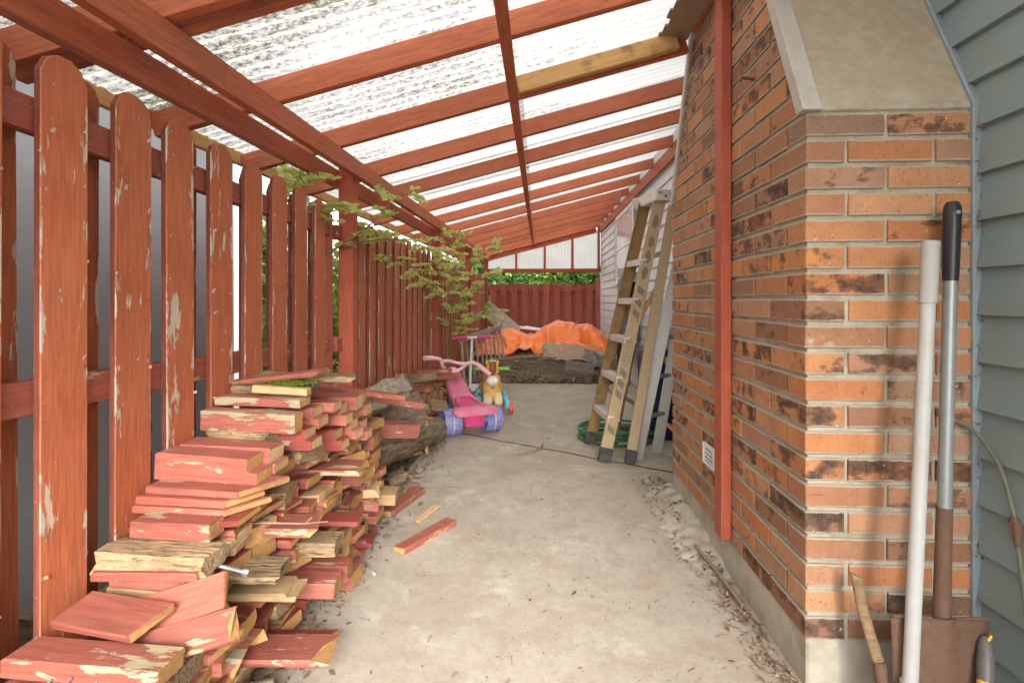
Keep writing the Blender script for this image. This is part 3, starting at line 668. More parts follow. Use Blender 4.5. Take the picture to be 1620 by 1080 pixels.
# ================================================================== scrap boards piled against the fence
GP = 'scrap boards piled against the fence'
LAB = {
 'scrap': ('scrap_board', 'short red painted board offcut with a bare sawn end in the pile by the fence', 'board'),
 'scrapdark': ('scrap_board', 'short dark maroon board offcut in the pile by the fence', 'board'),
 'scrappeel': ('scrap_board', 'short board with patchy peeling red paint in the pile by the fence', 'board'),
 'rot': ('rotten_board', 'crumbling rotten tan board in the pile by the fence', 'board'),
 'pale': ('scrap_board', 'bare pale unpainted board offcut in the pile by the fence', 'board'),
}
prng = random.Random(21)
END = {'scrap': 'raw', 'scrapdark': 'raw', 'scrappeel': 'raw', 'rot': 'rot', 'pale': 'pale'}
cache = {}
def auto_label(k, t, kw, p0, p1):
    z = (p0[2]+p1[2])/2; far = p0[1] > 3.9
    size = 'thin' if t < .03 else ('medium' if t < .05 else 'thick')
    look = {'scrap': 'red painted', 'scrapdark': 'dark maroon', 'scrappeel': 'patchy peeling red', 'rot': 'crumbling rotten tan', 'pale': 'bare unpainted'}[k]
    end = 'splintered end' if kw.get('ragged') or k == 'rot' else ('notched end' if kw.get('notch') else ('slanted sawn end' if kw.get('cut') else 'square sawn end'))
    where = 'heap beyond the logs' if far else 'woodpile against the fence'
    lvl = 'low in' if z < (.14 if far else .25) else ('midway up' if z < (.3 if far else .5) else 'high in')
    return f'{size} {look} board with {end} {lvl} the {where}'
def board(p0, p1, w, t, k='scrap', label=None, roll=0, end=None, group=GP, name=None, up=(0,0,1), **kw):
    nm, lb, ct = LAB[k]; L = (Vector(p1)-Vector(p0)).length; mats = [M[k], M[end or END[k]]]
    if k == 'rot': me = rough_board_mesh(L, w, t, .010, prng.random()*50)
    elif kw.get('ragged'): me = rough_board_mesh(L, w, t, .003, prng.random()*50, kw['ragged'])
    else: me = lumber_mesh(L, w, t, jit=.0026, rng=prng, **{q: v for q, v in kw.items() if q != 'ragged'})
    o = finish(name or nm, me, None, mats, frame(p0, p1, up, roll))
    if k == 'rot': autosmooth(me, 50)
    if label: tag(o, label, 'board', group)
    else: tag(o, auto_label(k, t, kw, p0, p1), ct, group)
    return o
def pile(y0, y1, hfun, xl, xr, seed, wmin=.085, wmax=.14, skip=0):
    rg = random.Random(seed); y = y0
    while y < y1:
        w = rg.choice((.10, .13, .14, .14)); h = hfun(y+w/2); z = skip
        while z < h-.012:
            k = rg.choices(['scrap', 'scrapdark', 'scrappeel', 'rot', 'pale'], [9, 4, 5, 4.2, .8])[0]
            t = rg.choice((.022, .026, .040, .040, .058, .07)) if k != 'rot' else rg.uniform(.045, .075)
            t = min(t, max(.016, h-z)); r = xr(y, z)+rg.gauss(0, .034); l = xl+rg.uniform(0, .05)
            yaw = rg.gauss(0, .11); dy = (r-l)*math.tan(yaw)/2; tilt = rg.gauss(0, .011)
            kw = {}
            q = rg.random()
            if k != 'rot':
                if q < .2: kw['cut'] = (0, rg.uniform(-.6, .6))
                elif q < .62: kw['ragged'] = rg.uniform(.01, .06)
                elif q < .72 and t > .03: kw['notch'] = (rg.uniform(.02, .035), t*.5)
            c = y+w/2+rg.gauss(0, .006)
            board((l, c-dy, z+t/2-tilt), (r, c+dy, z+t/2+tilt), w*rg.uniform(.9, 1.0), t-.001, k, **kw)
            z += t+rg.choice((0, 0, .004))
        y += w+.004
def interp(tab):
    def f(y):
        for (a, u), (b, v) in zip(tab, tab[1:]):
            if a <= y <= b: return u+(v-u)*(y-a)/(b-a)
        return tab[0][1] if y < tab[0][0] else tab[-1][1]
    return f
hp = interp([(1.10, .36), (1.24, .44), (1.30, .47), (1.42, .53), (1.52, .60), (1.56, .63), (1.66, .66), (1.76, .74), (1.9, .80), (2.2, .78), (2.5, .70), (2.8, .56), (3.0, .48)])
pile(1.29, 2.80, hp, -1.155, lambda y, z: -.90+.035*min(1, max(0, y-1.4))-.10*max(0, z-.55)+.04*max(0, .3-z), 5)
pile(1.06, 1.28, lambda y: .34, -1.12, lambda y, z: -.86+.0*z, 8, skip=.1)
# boards one can pick out on the near face and the top of the pile
def hero(l, r, y, w, t, k='scrap', label=None, yaw=0, **kw):
    (xl, zl), (xr, zr_) = l, r
    return board((xl, y+w/2-yaw, zl-t/2), (xr, y+w/2+yaw, zr_-t/2), w, t, k, label, **kw)
hero((-1.15,.435), (-.80,.42), 1.06, .085, .042, 'scrappeel', 'thick peeling red board with nails in it at the near foot of the woodpile')
hero((-1.16,.375), (-.77,.372), .98, .10, .04, 'scrap', 'long red board with a pale worn edge under the thick nailed board', yaw=-.02)
hero((-1.03,.385), (-.80,.380), .95, .05, .02, 'pale', 'bare cream plank end at the very foot of the woodpile')
board((-1.12, 1.20, .462), (-.90, 1.175, .450), .105, .02, 'scrap', 'flat red board with white paint drips resting near the foot of the pile', roll=.22, cut=(0, .25))
board((-1.04, 1.225, .405), (-.79, 1.285, .470), .095, .02, 'scrap', 'red board with a knot hole tilted up on the pile', roll=.75)
board((-1.01, 1.155, .365), (-.72, 1.225, .425), .075, .02, 'scrap', 'split red board with a splintered pale tip tilted over the pile', roll=.75, ragged=.06)
hero((-1.15,.50), (-.87,.508), 1.285, .09, .02, 'scrap', 'narrow red board lying under the crumbling mossy beam')
hero((-1.155,.548), (-.855,.540), 1.30, .095, .055, 'rot', 'thick crumbling beam with flaking paint on the near face of the pile')
hero((-1.12,.596), (-.895,.588), 1.375, .07, .045, 'scrappeel', 'stubby red block with peeled gray patches above the crumbling beam')
hero((-1.165,.560), (-.84,.585), 1.42, .12, .018, 'scrapdark', 'curved bright red board bowed under three stacked planks')
hero((-1.165,.612), (-.86,.602), 1.44, .13, .019, 'scrap', 'lowest of three flush red planks under the notched blocks', cut=(0, .6))
hero((-1.165,.634), (-.87,.624), 1.45, .12, .019, 'scrap', 'middle of three flush red planks under the notched blocks', cut=(0, .5))
hero((-1.15,.656), (-.83,.646), 1.47, .15, .019, 'scrap', 'uppermost of three flush red planks under the notched blocks', cut=(0, .55))
hero((-1.165,.737), (-.845,.722), 1.53, .088, .078, 'scrap', 'nearer of two thick red blocks with a notched pale end', notch=(.032, .040))
hero((-1.155,.742), (-.835,.728), 1.621, .088, .078, 'scrap', 'farther of two thick red blocks with a notched pale end', notch=(.02, .048), end='pale')
hero((-1.16,.825), (-.83,.812), 1.735, .06, .068, 'scrappeel', 'thick red beam with a bare rotten patch along its side near the pile top')
hero((-1.16,.857), (-.85,.846), 1.815, .09, .03, 'scrappeel', 'gray peeling board just below the mossy pieces on the pile')
hero((-1.14,.882), (-.86,.876), 1.90, .10, .028, 'rot', 'mossy crumbling board near the top of the pile', )
hero((-1.05,.889), (-.845,.878), 1.86, .04, .026, 'pale', 'brown batten with a fresh cut end beside the moss on the pile top', end='raw')
hero((-1.165,.895), (-.83,.935), 1.92, .12, .018, 'scrap', 'thin wedge of red board lying uppermost on the pile', ragged=.05)
hero((-1.16,.90), (-.78,.880), 2.08, .14, .02, 'rot', 'rotten plank with bent nails uppermost on the pile', yaw=.05)
# thick stubs showing pale sawn ends on the passage side
for (xr_, y, z, w, t, k) in ((-.815,1.90,.80,.09,.075,'scrap'), (-.80,2.00,.80,.09,.038,'scrap'), (-.79,2.10,.775,.085,.085,'scrap'), (-.78,2.20,.79,.09,.06,'scrap'), (-.775,2.30,.775,.09,.09,'scrap'), (-.80,1.80,.745,.09,.075,'scrapdark'), (-.79,2.05,.68,.085,.08,'scrapdark'), (-.775,2.18,.69,.09,.08,'scrap'), (-.77,2.30,.66,.085,.085,'scrap')):
    board((-1.12, y+w/2, z-t/2), (xr_, y+w/2, z-t/2), w, t, k, 'thick red stub with a pale sawn end jutting from the pile towards the passage', end='pale', notch=(.025, t*.5) if t > .07 else None)
board((-1.06, 2.40, .80), (-.72, 2.68, .70), .12, .022, 'scrap', 'red board sloping down from the pile top towards the logs')
board((-1.0, 2.75, .70), (-.70, 2.98, .60), .13, .03, 'scrappeel', 'gray and red plank sloping down onto the big log', cut=(0, -.2))
for (y, x, z, w, t, k, lb, kw) in ((1.62,-.74,.46,.12,.028,'scrap','wide red board jutting out with a broken grassy edge',{'ragged':.05}), (2.02,-.72,.52,.15,.02,'scrap','rounded red board jutting out below the pale stubs',{'ragged':.04}),
     (1.78,-.72,.33,.10,.05,'rot','crumbly yellow board jutting from the pile low down',{}), (1.95,-.70,.35,.09,.022,'scrapdark','maroon board jutting out above the crumbly yellow one',{}),
     (1.45,-.76,.40,.12,.02,'rot','brown flaking board jutting out beside the steel bolt',{}), (1.52,-.74,.31,.11,.022,'pale','pale tan plank with a stepped end jutting out low',{'notch':(.03,.01)}),
     (1.50,-.66,.13,.12,.022,'scrap','pointed red board reaching out over the concrete',{'ragged':.09}), (1.60,-.70,.09,.11,.02,'scrapdark','dark board under the pointed red one at slab level',{'ragged':.05}), (1.72,-.70,.22,.09,.05,'scrap','red block with a sawn end low in the pile',{}), (1.88,-.71,.20,.07,.055,'scrappeel','stub with a pale end lying by the leaf litter',{})):
    board((-1.1, y+w/2-.02, z+.01), (x, y+w/2+.02, z-.005), w, t, k, lb, **kw)
for (y, z, t) in ((2.45,.42,.022),(2.55,.30,.05),(2.62,.36,.05),(2.72,.20,.055),(2.80,.26,.04),(2.86,.12,.06),(2.62,.16,.05),(2.45,.10,.04)):
    board((-1.1, y+.04, z), (-.84+prng.uniform(-.03,.03), y+.045, z), .085, t, prng.choice(('scrap','scrapdark','scrappeel')))
# second, lower heap beyond the logs
pile(4.02, 5.35, interp([(4.0,.30),(4.3,.44),(4.8,.46),(5.4,.34)]), -1.14, lambda y, z: -.96, 31, skip=0)
board((-1.13, 4.20, .60), (-.93, 3.74, .30), .09, .022, 'scrappeel', 'long peeling plank leaning down onto the big log')
board((-1.12, 4.36, .58), (-.92, 3.92, .26), .085, .022, 'scrap', 'faded red plank leaning beside the long peeling plank')
board((-1.13, 3.75, .60), (-.86, 4.25, .585), .05, .055, 'rot', 'gray weathered beam resting across the far heap', )
for i, (x, y, z) in enumerate(((-.95,4.75,.49),(-.92,5.05,.47),(-1.0,4.95,.52))):
    board((x-.16, y, z), (x+.16, y+.03, z+.01), .09, .03, 'scrap', 'short faded red block on top of the far heap by the toys')
# boards on the concrete
board((-.665, 2.455, .016), (-.475, 2.795, .016), .07, .03, 'scrap', 'plain red board lying alone on the concrete', group='loose boards on the concrete')
board((-.86, 2.86, .022), (-.755, 3.24, .022), .09, .032, 'scrappeel', 'short red board with a bare middle lying on the concrete', group='loose boards on the concrete')
board((-.98, 3.06, .012), (-.80, 3.14, .012), .03, .018, 'scrap', 'thin red sliver of wood lying behind the short bare-middled board', group='loose boards on the concrete')
board((-.66, 2.80, .010), (-.60, 3.0, .012), .035, .014, 'pale', 'curled splinter of bare wood beside the red boards on the concrete', group='loose boards on the concrete', ragged=.04)
# nails, bolt, moss, twig on the pile
for p, q in (((-1.03,1.055,.40),(-1.055,1.02,.37)), ((-.985,1.055,.405),(-1.02,1.01,.368)), ((-.93,1.058,.40),(-.955,1.025,.372))):
    mb = MB(); mb.tube([p, q], .0022, 6); tag(mb.build('nail', M['metal']), 'bright steel nail sticking out of the thick peeling board', 'nail', 'nails in the peeling board')
mb = MB(); mb.tube([(-.93,1.37,.50), (-.80,1.385,.462)], .006, 8); mb.tube([(-.805,1.384,.463), (-.79,1.386,.459)], .011, 6); tag(mb.build('steel_bolt', M['metal'], smooth=True), 'long steel bolt lying on a brown board in the pile', 'bolt')
mb = MB(); mrng = random.Random(4)
for k in range(420):
    c = Vector((-1.0+mrng.gauss(0, .05) if k % 2 else -.91+mrng.gauss(0, .025), 1.93+mrng.gauss(0, .02), .886)); d = Vector((mrng.gauss(0,.006), mrng.gauss(0,.006), mrng.uniform(.006,.018)))
    mb.add([c-Vector((.003,0,0)), c+Vector((.003,0,0)), c+d], [(0,1,2)])
kind(mb.build('moss', M['moss'], fix=False), 'stuff', 'green moss growing on the crumbling board')
mb = MB(); mb.tube([(-.92,1.60,.50),(-.86,1.62,.495),(-.76,1.66,.478),(-.70,1.70,.47)], [.003,.004,.003,.002], 5); mb.tube([(-.76,1.66,.478),(-.735,1.66,.50)], .002, 5); tag(mb.build('twig', M['twig']), 'thin gray twig lying across the wide jutting board', 'twig')

# ------------------------------------------------------------------ logs
def log(name, p0, p1, r, label, mat, seed, amp=.12, ends='rot', n=26, group='logs by the woodpile'):
    p0, p1 = Vector(p0), Vector(p1); L = (p1-p0).length; k = int(L/.025); mb = MB(); vs = []; fs = []
    for i in range(k+1):
        x = (i/k-.5)*L
        for j in range(n):
            a = 2*pi*j/n; q = Vector((x*5+seed, cos(a)*2.2, sin(a)*2.2)); rr = r*(1+amp*noise.noise(q)+amp*.8*noise.noise(Vector((x*3+seed, cos(a)*7, sin(a)*7))))
            vs.append((x, rr*cos(a), rr*sin(a)))
    for i in range(k):
        for j in range(n): fs.append((i*n+j, (i+1)*n+j, (i+1)*n+(j+1) % n, i*n+(j+1) % n))
    mb.add(vs, fs, 0); mb.add(vs[:n], [tuple(range(n))], 1); mb.add(vs[k*n:], [tuple(reversed(range(n)))], 1)
    o = mb.build(name, [mat, M[ends]], matrix=frame(p0, p1), smooth=50); return tag(o, label, 'log', group)
log('log', (-1.11, 3.0, .25), (-.885, 4.40, .105), .105, 'big rough barked log lying along the edge of the concrete', M['bark'], 2.2, .14, 'pale')
log('log', (-1.12, 2.95, .56), (-.98, 3.62, .585), .085, 'gray weathered lumpy log end resting high behind the pile', M['graywood'], 7.7, .3)
log('log', (-1.10, 3.50, .36), (-.87, 3.72, .41), .125, 'stringy shredding log stump between pile and big log', M['shred'], 4.1, .34)
for k, (y, x, z) in enumerate(((3.30,-1.0,.16), (4.06,-.86,.10))):
    board((x-.02, y, z-.12), (x-.02, y-.02, z+.16), .035, .022, 'pale', 'pale split stake standing against the big log', up=(1,0,0))
board((-1.05, 3.02, .45), (-.78, 3.22, .40), .14, .08, 'scrappeel', 'weathered gray beam end with a red face above the big log', ragged=.02)
board((-.98,3.35,.035), (-.88,3.40,.06), .09, .06, 'rot', 'small gray wood block at the edge of the concrete by the pile')
for p0, p1, r in (((-1.0,1.42,.05), (-.78,1.50,.055), .036), ((-1.0,1.34,.09), (-.80,1.42,.10), .034)):
    log('log', p0, p1, r, 'thin round dark barked branch with a pale cut end under the pile', M['bark'], 3.3, .1, 'pale', 14, 'cut branches under the pile')

# ================================================================== ladders
def rot_between(p0, p1, up): return frame(p0, p1, up)
lad = thing('stepladder', 'tan fibreglass stepladder with aluminium steps leaning folded by the chimney', 'ladder', (.55, 4.05, 0))
def channel(name, p0, p1, w, t, mat, parent, up, lip=.022, th=.004, inside=None):
    # C channel: web of width w, lips of depth t
    L = (Vector(p1)-Vector(p0)).length; mb = MB(); h = L/2
    mb.box((-h, -w/2, -th), (h, w/2, 0)); mb.box((-h, -w/2, -t), (h, -w/2+th, -th)); mb.box((-h, w/2-th, -t), (h, w/2, -th))
    return mb.build(name, mat, parent, matrix=frame(p0, p1, up), bevel=.0012)
# front pair: near rail faces the camera, far rail behind it
A0, A1 = Vector((.475, 3.93, .0)), Vector((.905, 3.95, 2.00))     # near rail foot, top
B0, B1 = Vector((.415, 4.42, .0)), Vector((.835, 4.20, 2.00))     # far rail
dA = (A1-A0).normalized(); dB = (B1-B0).normalized()
def at(p, d, z): return p+d*((z-p.z)/d.z)
web = Vector((0, -1, 0))
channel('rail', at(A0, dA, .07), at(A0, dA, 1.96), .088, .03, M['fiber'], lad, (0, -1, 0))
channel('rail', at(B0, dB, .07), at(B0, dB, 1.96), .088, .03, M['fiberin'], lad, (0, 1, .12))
for p, d in ((A0, dA), (B0, dB)):
    lumber('foot', at(p, d, .0), at(p, d, .105), .098, .04, [M['rubber']]*2, lad, up=(0, -1, 0), bevel=.006)
for i in range(5):
    z = .34+.292*i; a, b = at(A0, dA, z), at(B0, dB, z)
    mb = MB(); m = frame(a+Vector((0, .004, 0)), b-Vector((0, .004, 0))); L = (b-a).length/2
    mb.box((-L, -.045, -.012), (L, .045, .0)); mb.box((-L, -.045, -.045), (L, -.041, -.012)); mb.box((-L, .041, -.045), (L, .045, -.012))
    for q in range(5): mb.box((-L, -.040+q*.018, 0), (L, -.033+q*.018, .0025))
    mb.build('step', M['step'], lad, matrix=m)
mb = MB(); top0, top1 = at(A0, dA, 1.965)+Vector((.03, -.03, 0)), at(B0, dB, 1.965)+Vector((.03, .03, 0))
L = (top1-top0).length/2; mb.box((-L, -.075, -.03), (L, .075, .055)); cap = mb.build('top_cap', M['step'], lad, matrix=frame(top0, top1), bevel=.01, seg=2)
mt = frame(top0, top1)
for q, h in ((-.04, .03), (.0, .01), (.045, .035)):
    mb = MB(); mb.tube([mt @ Vector((-L-.003, q, h-.008)), mt @ Vector((-L+.01, q, h-.008))], .009, 10); mb.build('hole', M['rubber'], cap)
# rear pair
C0, C1 = Vector((.66, 3.90, 0)), Vector((.985, 3.92, 1.90)); D0, D1 = Vector((.60, 4.40, 0)), Vector((.93, 4.22, 1.90))
dC = (C1-C0).normalized(); dD = (D1-D0).normalized()
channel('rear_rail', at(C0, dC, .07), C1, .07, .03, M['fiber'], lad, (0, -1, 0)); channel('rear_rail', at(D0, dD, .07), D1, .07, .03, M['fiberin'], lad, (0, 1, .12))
for p, d in ((C0, dC), (D0, dD)): lumber('foot', at(p, d, 0), at(p, d, .10), .08, .04, [M['rubber']]*2, lad, up=(0, -1, 0), bevel=.006)
for z in (.42, .80, 1.18, 1.55):
    a, b = at(C0, dC, z), at(D0, dD, z); lumber('rear_brace', a+Vector((0,.003,0)), b-Vector((0,.003,0)), .012, .04, [M['alu']]*2, lad)
for p, d, q, e, z in ((A0, dA, C0, dC, 1.02), (B0, dB, D0, dD, 1.02)):
    lumber('spreader', at(p, d, z)+Vector((.03,.012,0)), at(q, e, z+.34)+Vector((0,.012,0)), .006, .03, [M['fiberin']]*2, lad)
for z in (.42, .60):
    a, b = at(A0, dA, z), at(C0, dC, z-.10); lumber('foot_brace', a+Vector((.04,.02,0)), at(B0, dB, z+.06)+Vector((.04,-.02,0)), .006, .022, [M['alu']]*2, lad)
for z in (.5, .56, 1.05, 1.16, 1.28): 
    for q in (-.02, .02):
        mb = MB(); c = at(A0, dA, z); mb.ell(c+Vector((q, -.006, 0)), (.006, .004, .006), 8, 5); mb.build('rivet', M['metal'], lad)
# dark slanted stripes, scuffs and the maker's oval on the near rail
mA = frame(A0, A1, (0, -1, 0))
def decal(parent, pts, name, mat='decal', lift=.0009):
    mb = MB(); mb.prism(pts, lift-.0006, lift, 'xy'); return mb.build(name, M[mat], parent, matrix=mA)
def xz(z): return (z-A0.z)/dA.z-(A1-A0).length/2
for z in (.46, .54, .62, .20, 1.06, 1.145, 1.23):
    x = xz(z); decal(lad, [(x, -.026), (x+.05, -.026), (x+.085, .026), (x+.035, .026)], 'stripe')
for z in (1.40, 1.52, 1.63, 1.78):
    x = xz(z); rg = random.Random(int(z*100)); n = 9
    decal(lad, [(x+.055*cos(2*pi*i/n)*rg.uniform(.7, 1.1), .024*sin(2*pi*i/n)*rg.uniform(.7, 1.1)) for i in range(n)], 'worn_sticker')
xo = xz(.815); n = 32
mb = MB()
for i in range(n):
    a, b = 2*pi*i/n, 2*pi*(i+1)/n
    q = [(xo+.108*cos(t)*r, .030*sin(t)*(r if r == 1 else .84)) for t, r in ((a, 1), (b, 1), (b, .93), (a, .93))]
    mb.prism(q, .0003, .0009, 'xy')
mb.build('oval_badge', M['decal'], lad, matrix=mA)
def text_mesh(body, size, name, matrix, mat, parent, ext=.0003):
    cu = bpy.data.curves.new(name, 'FONT'); cu.body = body; cu.size = size; cu.align_x = 'CENTER'; cu.align_y = 'CENTER'; cu.extrude = ext; cu.resolution_u = 3
    o = bpy.data.objects.new(name, cu); COL.objects.link(o); bpy.context.view_layer.update()
    me = bpy.data.meshes.new_from_object(o); bpy.data.objects.remove(o); bpy.data.curves.remove(cu)
    return finish(name, me, parent, mat, matrix)
text_mesh('WERNER', .044, 'lettering', mA @ Matrix.Translation((xo, 0, .0007)), M['decal'], lad)

al = thing('ladder', 'bare ribbed aluminium ladder leaning between the stepladder and the chimney', 'ladder', (.86, 4.1, 0))
def ribbed(p0, p1):
    L = (Vector(p1)-Vector(p0)).length/2; mb = MB(); mb.box((-L, -.04, -.012), (L, .04, .008))
    for q in range(5): mb.box((-L, -.038+q*.0165, .008), (L, -.030+q*.0165, .011))
    mb.build('rail', M['alu'], al, matrix=frame(p0, p1, (-.3, -1, 0)))
E0, E1, F0, F1 = Vector((.735, 4.02, 0)), Vector((1.10, 3.95, 1.85)), Vector((.915, 4.17, .0)), Vector((1.20, 4.10, 1.85))
ribbed(E0, E1); ribbed(F0, F1)
for i in range(5):
    z = .32+.30*i; a = E0+(E1-E0)*(z/1.85); b = F0+(F1-F0)*(z/1.85)
    mb = MB(); mb.tube([a, b], .016, 10); mb.build('rung', M['alu'], al, smooth=True)

# ------------------------------------------------------------------ things behind the ladders
mb = MB(); pts = []
for i in range(150):
    a = i*.21; r = .26+.035*sin(i*.063)+.012*sin(i*.37); pts.append((.66+r*1.15*cos(a), 4.62+r*.95*sin(a), .016+.024*(i//30)*.8+.006*sin(i*.5)))
mb.tube(pts, .012, 8); tag(mb.build('garden_hose', M['hose'], smooth=True), 'green garden hose coiled on the concrete behind the ladders', 'hose')
bn = thing('storage_bin', 'navy blue plastic bin with a yellow latch behind the ladders', 'bin', (1.12, 4.75, 0))
mb = MB(); mb.prism([(.95, .0), (1.29, .0), (1.32, .72), (.92, .72)], 4.55, 5.05, 'xz'); mb.build('tub', M['navy'], bn, bevel=.02, seg=2)
mb = MB(); mb.box((.905, 4.53, .72), (1.325, 5.07, .77)); mb.build('lid', M['navy'], bn, bevel=.015, seg=2)
mb = MB(); mb.box((1.06, 4.51, .66), (1.20, 4.535, .72)); mb.build('latch', M['yellow'], bn, bevel=.006)
bg_ = thing('plastic_bag', 'pale blue white plastic sack resting on the navy bin', 'bag', (1.1, 4.8, .77))
mb = MB(); n, k = 18, 12
for i in range(k+1):
    z = .772+.44*i/k; rr = .15*(1-.35*(i/k)**2)
    for j in range(n):
        a = 2*pi*j/n; q = 1+.18*noise.noise(Vector((cos(a)*2, sin(a)*2, z*7))); mb.v.append((1.13+rr*q*cos(a), 4.8+rr*1.2*q*sin(a), z))
mb.f = [(i*n+j, i*n+(j+1) % n, (i+1)*n+(j+1) % n, (i+1)*n+j) for i in range(k) for j in range(n)]+[tuple(k*n+j for j in range(n))]; mb.m = [0]*len(mb.f)
mb.build('sack', plain('bag_blue_white', (.50,.56,.68), .35, .15, .2, 10), bg_, smooth=60)
o = lumber('terracotta_tile', (.95, 3.80, .27), (1.16, 4.00, .18), .16, .02, [M['terracotta']]*2, roll=.5, bevel=.004); tag(o, 'orange terracotta tile propped behind the chimney corner', 'tile')
o = lumber('plank', (.905, 3.50, .0), (.965, 3.54, .33), .05, .03, [M['woodtan']]*2, up=(0, 1, 0)); tag(o, 'short brown plank standing at the far foot of the chimney', 'plank')
# cushions strapped together against the far wall
cu = thing('cushion_bundle', 'blue patterned patio cushions strapped upright against the pale siding', 'cushion', (1.18, 7.2, .5))
for i, (y, z0, z1, x) in enumerate(((7.6, .45, 1.46, 1.24), (7.35, .45, 1.58, 1.18), (7.1, .4, 1.50, 1.12))):
    mb = MB(); mb.box((x-.05, y-.22, z0), (x+.05, y+.22, z1)); o = mb.build('cushion', M['cushion'], cu, bevel=.045, seg=3, smooth=60)
mb = MB()
for i in range(6): mb.tube([(1.06, 7.0-.03*i, 1.15-.02*i), (1.0, 6.95, 1.0-.05*i), (.99+.02*i, 6.95, .75), (1.03, 7.0, .55-.04*i)], .012, 6)
mb.build('strap', M['strap'], cu)
lp = thing('wall_lamp', 'white round floodlight on a short arm under the red ledger', 'lamp', (1.3, 5.9, 2.3))
mb = MB(); mb.tube([(1.33, 5.75, 2.33), (1.15, 5.80, 2.33)], .016, 8); mb.build('arm', M['lampwhite'], lp, smooth=True)
mb = MB(); mb.lathe([(.03, 0), (.035, .05), (.06, .10), (.068, .115), (.066, .12), (.0001, .118)], 18, frame((1.16, 5.80, 2.34), (1.08, 5.74, 2.27))); mb.build('lamp_head', M['lampwhite'], lp, smooth=True)

# ================================================================== foreground tools by the chimney
pv = thing('pvc_pipe', 'long white plastic pipe standing against the near brick face', 'pipe', (1.01, 1.49, 0))
p0, p1 = Vector((.966, 1.44, -.06)), Vector((1.104, 1.545, 1.365)); d = (p1-p0)
mb = MB(); mb.tube([p0+d*.03, p0+d*.90], .0185, 20, caps=True); mb.build('pipe', M['pvc'], pv, smooth=True)
mb = MB(); mb.tube([p0+d*.878, p1], .0225, 20); mb.build('sleeve', M['pvcend'], pv, smooth=True)
mb = MB(); mb.tube([p0, p0+d*.17], .023, 20); cl = mb.build('coupling', M['pvc'], pv, smooth=True)
mb = MB(); mb.box((-.008, -.03, -.02), (.008, .0, .02), mat=Matrix.Translation(p0+d*.155)); mb.build('clip', M['white'], cl, bevel=.002)
sh = thing('shovel', 'rusty digging shovel with gray tube shaft and black grip standing against the bricks', 'shovel', (1.1, 1.5, 0))
s0, s1 = Vector((1.112, 1.515, .33)), Vector((1.205, 1.60, 1.486)); d = s1-s0
mb = MB(); mb.tube([s0+d*.22, s0+d*.86], .0175, 18); mb.build('shaft', M['graytube'], sh, smooth=True)
mb = MB(); q = lambda t: s0+d*t
mb.tube([q(.80), q(.83), q(.97), q(.99), q(1.0)], [.0185, .0205, .0225, .021, .015], 18); g = mb.build('grip', M['black'], sh, smooth=True)
mb = MB(); mb.tube([q(.972)+Vector((0,-.024,0)), q(.972)+Vector((0,.024,0))], .006, 10); mb.build('hang_hole', M['graytube'], g, smooth=True)
mb = MB(); mb.tube([q(.25), q(.12), q(.03), q(-.02)+Vector((-.006,-.01,0)), q(-.06)+Vector((-.014,-.02,0))], [.0195, .020, .021, .022, .014], 16); mb.build('socket', M['rust'], sh, smooth=True)
mb = MB(); n = 14; bl = []
for i in range(n+1):
    v = i/n
    for j in range(n+1):
        u = j/n*2-1; hw = .128*(1 if v < .55 else math.sqrt(max(0, 1-((v-.55)/.46)**2))); z = .338-.30*v; x = 1.09+u*hw+.004*(1-v)
        bl.append((x, 1.500-.02*v-.03*(1-u*u)*(.3+.7*v)+(.016*math.exp(-u*u*40)*(1-v)*-1), z-.008*abs(u)*(1-v)))
mb.add(bl, [(i*(n+1)+j, i*(n+1)+j+1, (i+1)*(n+1)+j+1, (i+1)*(n+1)+j) for i in range(n) for j in range(n)])
o = mb.build('blade', M['rust'], sh, smooth=60); sm = o.modifiers.new('thickness', 'SOLIDIFY'); sm.thickness = .003
for q in (((.965, 1.49, .337), (1.06, 1.478, .342)), ((1.12, 1.478, .342), (1.215, 1.49, .337))):
    mb = MB(); mb.tube(q, .004, 6); mb.build('foot_tread', M['rust'], sh, smooth=True)
ax = thing('hatchet_handle', 'worn curved wooden tool handle leaning on the foundation beside the pipe', 'handle', (.94, 1.5, 0))
mb = MB(); cen = [(.920, 1.58, .40), (.926, 1.575, .365), (.930, 1.57, .32), (.940, 1.55, .25), (.950, 1.52, .18)]; vs = []; n = 14
for i, c in enumerate(cen):
    w = [.020, .017, .0155, .016, .017][i]
    for j in range(n): a = 2*pi*j/n; vs.append((c[0]+w*cos(a), c[1]+.011*sin(a), c[2]+(.010*cos(a) if i == 0 else 0)*-1))
mb.add(vs, [(i*n+j, i*n+(j+1) % n, (i+1)*n+(j+1) % n, (i+1)*n+j) for i in range(4) for j in range(n)]+[tuple(range(n))]); mb.build('grip', M['woodtan'], ax, smooth=60)
mb = MB(); mb.tube([(.949, 1.522, .19), (.955, 1.505, .08), (.956, 1.50, -.02)], [.0165, .018, .018], 14); mb.build('shaft', M['rust'], ax, smooth=True)
tr = thing('hand_trowel', 'garden hand tool with gray and yellow grip standing by the shovel blade', 'trowel', (1.17, 1.45, 0))
t0, t1 = Vector((1.150, 1.42, .135)), Vector((1.200, 1.48, .295)); d = t1-t0
mb = MB(); mb.tube([t0+d*.0, t0+d*.12, t0+d*.3, t0+d*.42], [.012, .017, .019, .0175], 16); mb.build('yellow_grip', M['yellow'], tr, smooth=True)
mb = MB(); mb.tube([t0+d*.40, t0+d*.6, t0+d*.9, t0+d*1.0], [.018, .020, .0165, .009], 16); mb.build('gray_grip', M['darkplastic'], tr, smooth=True)
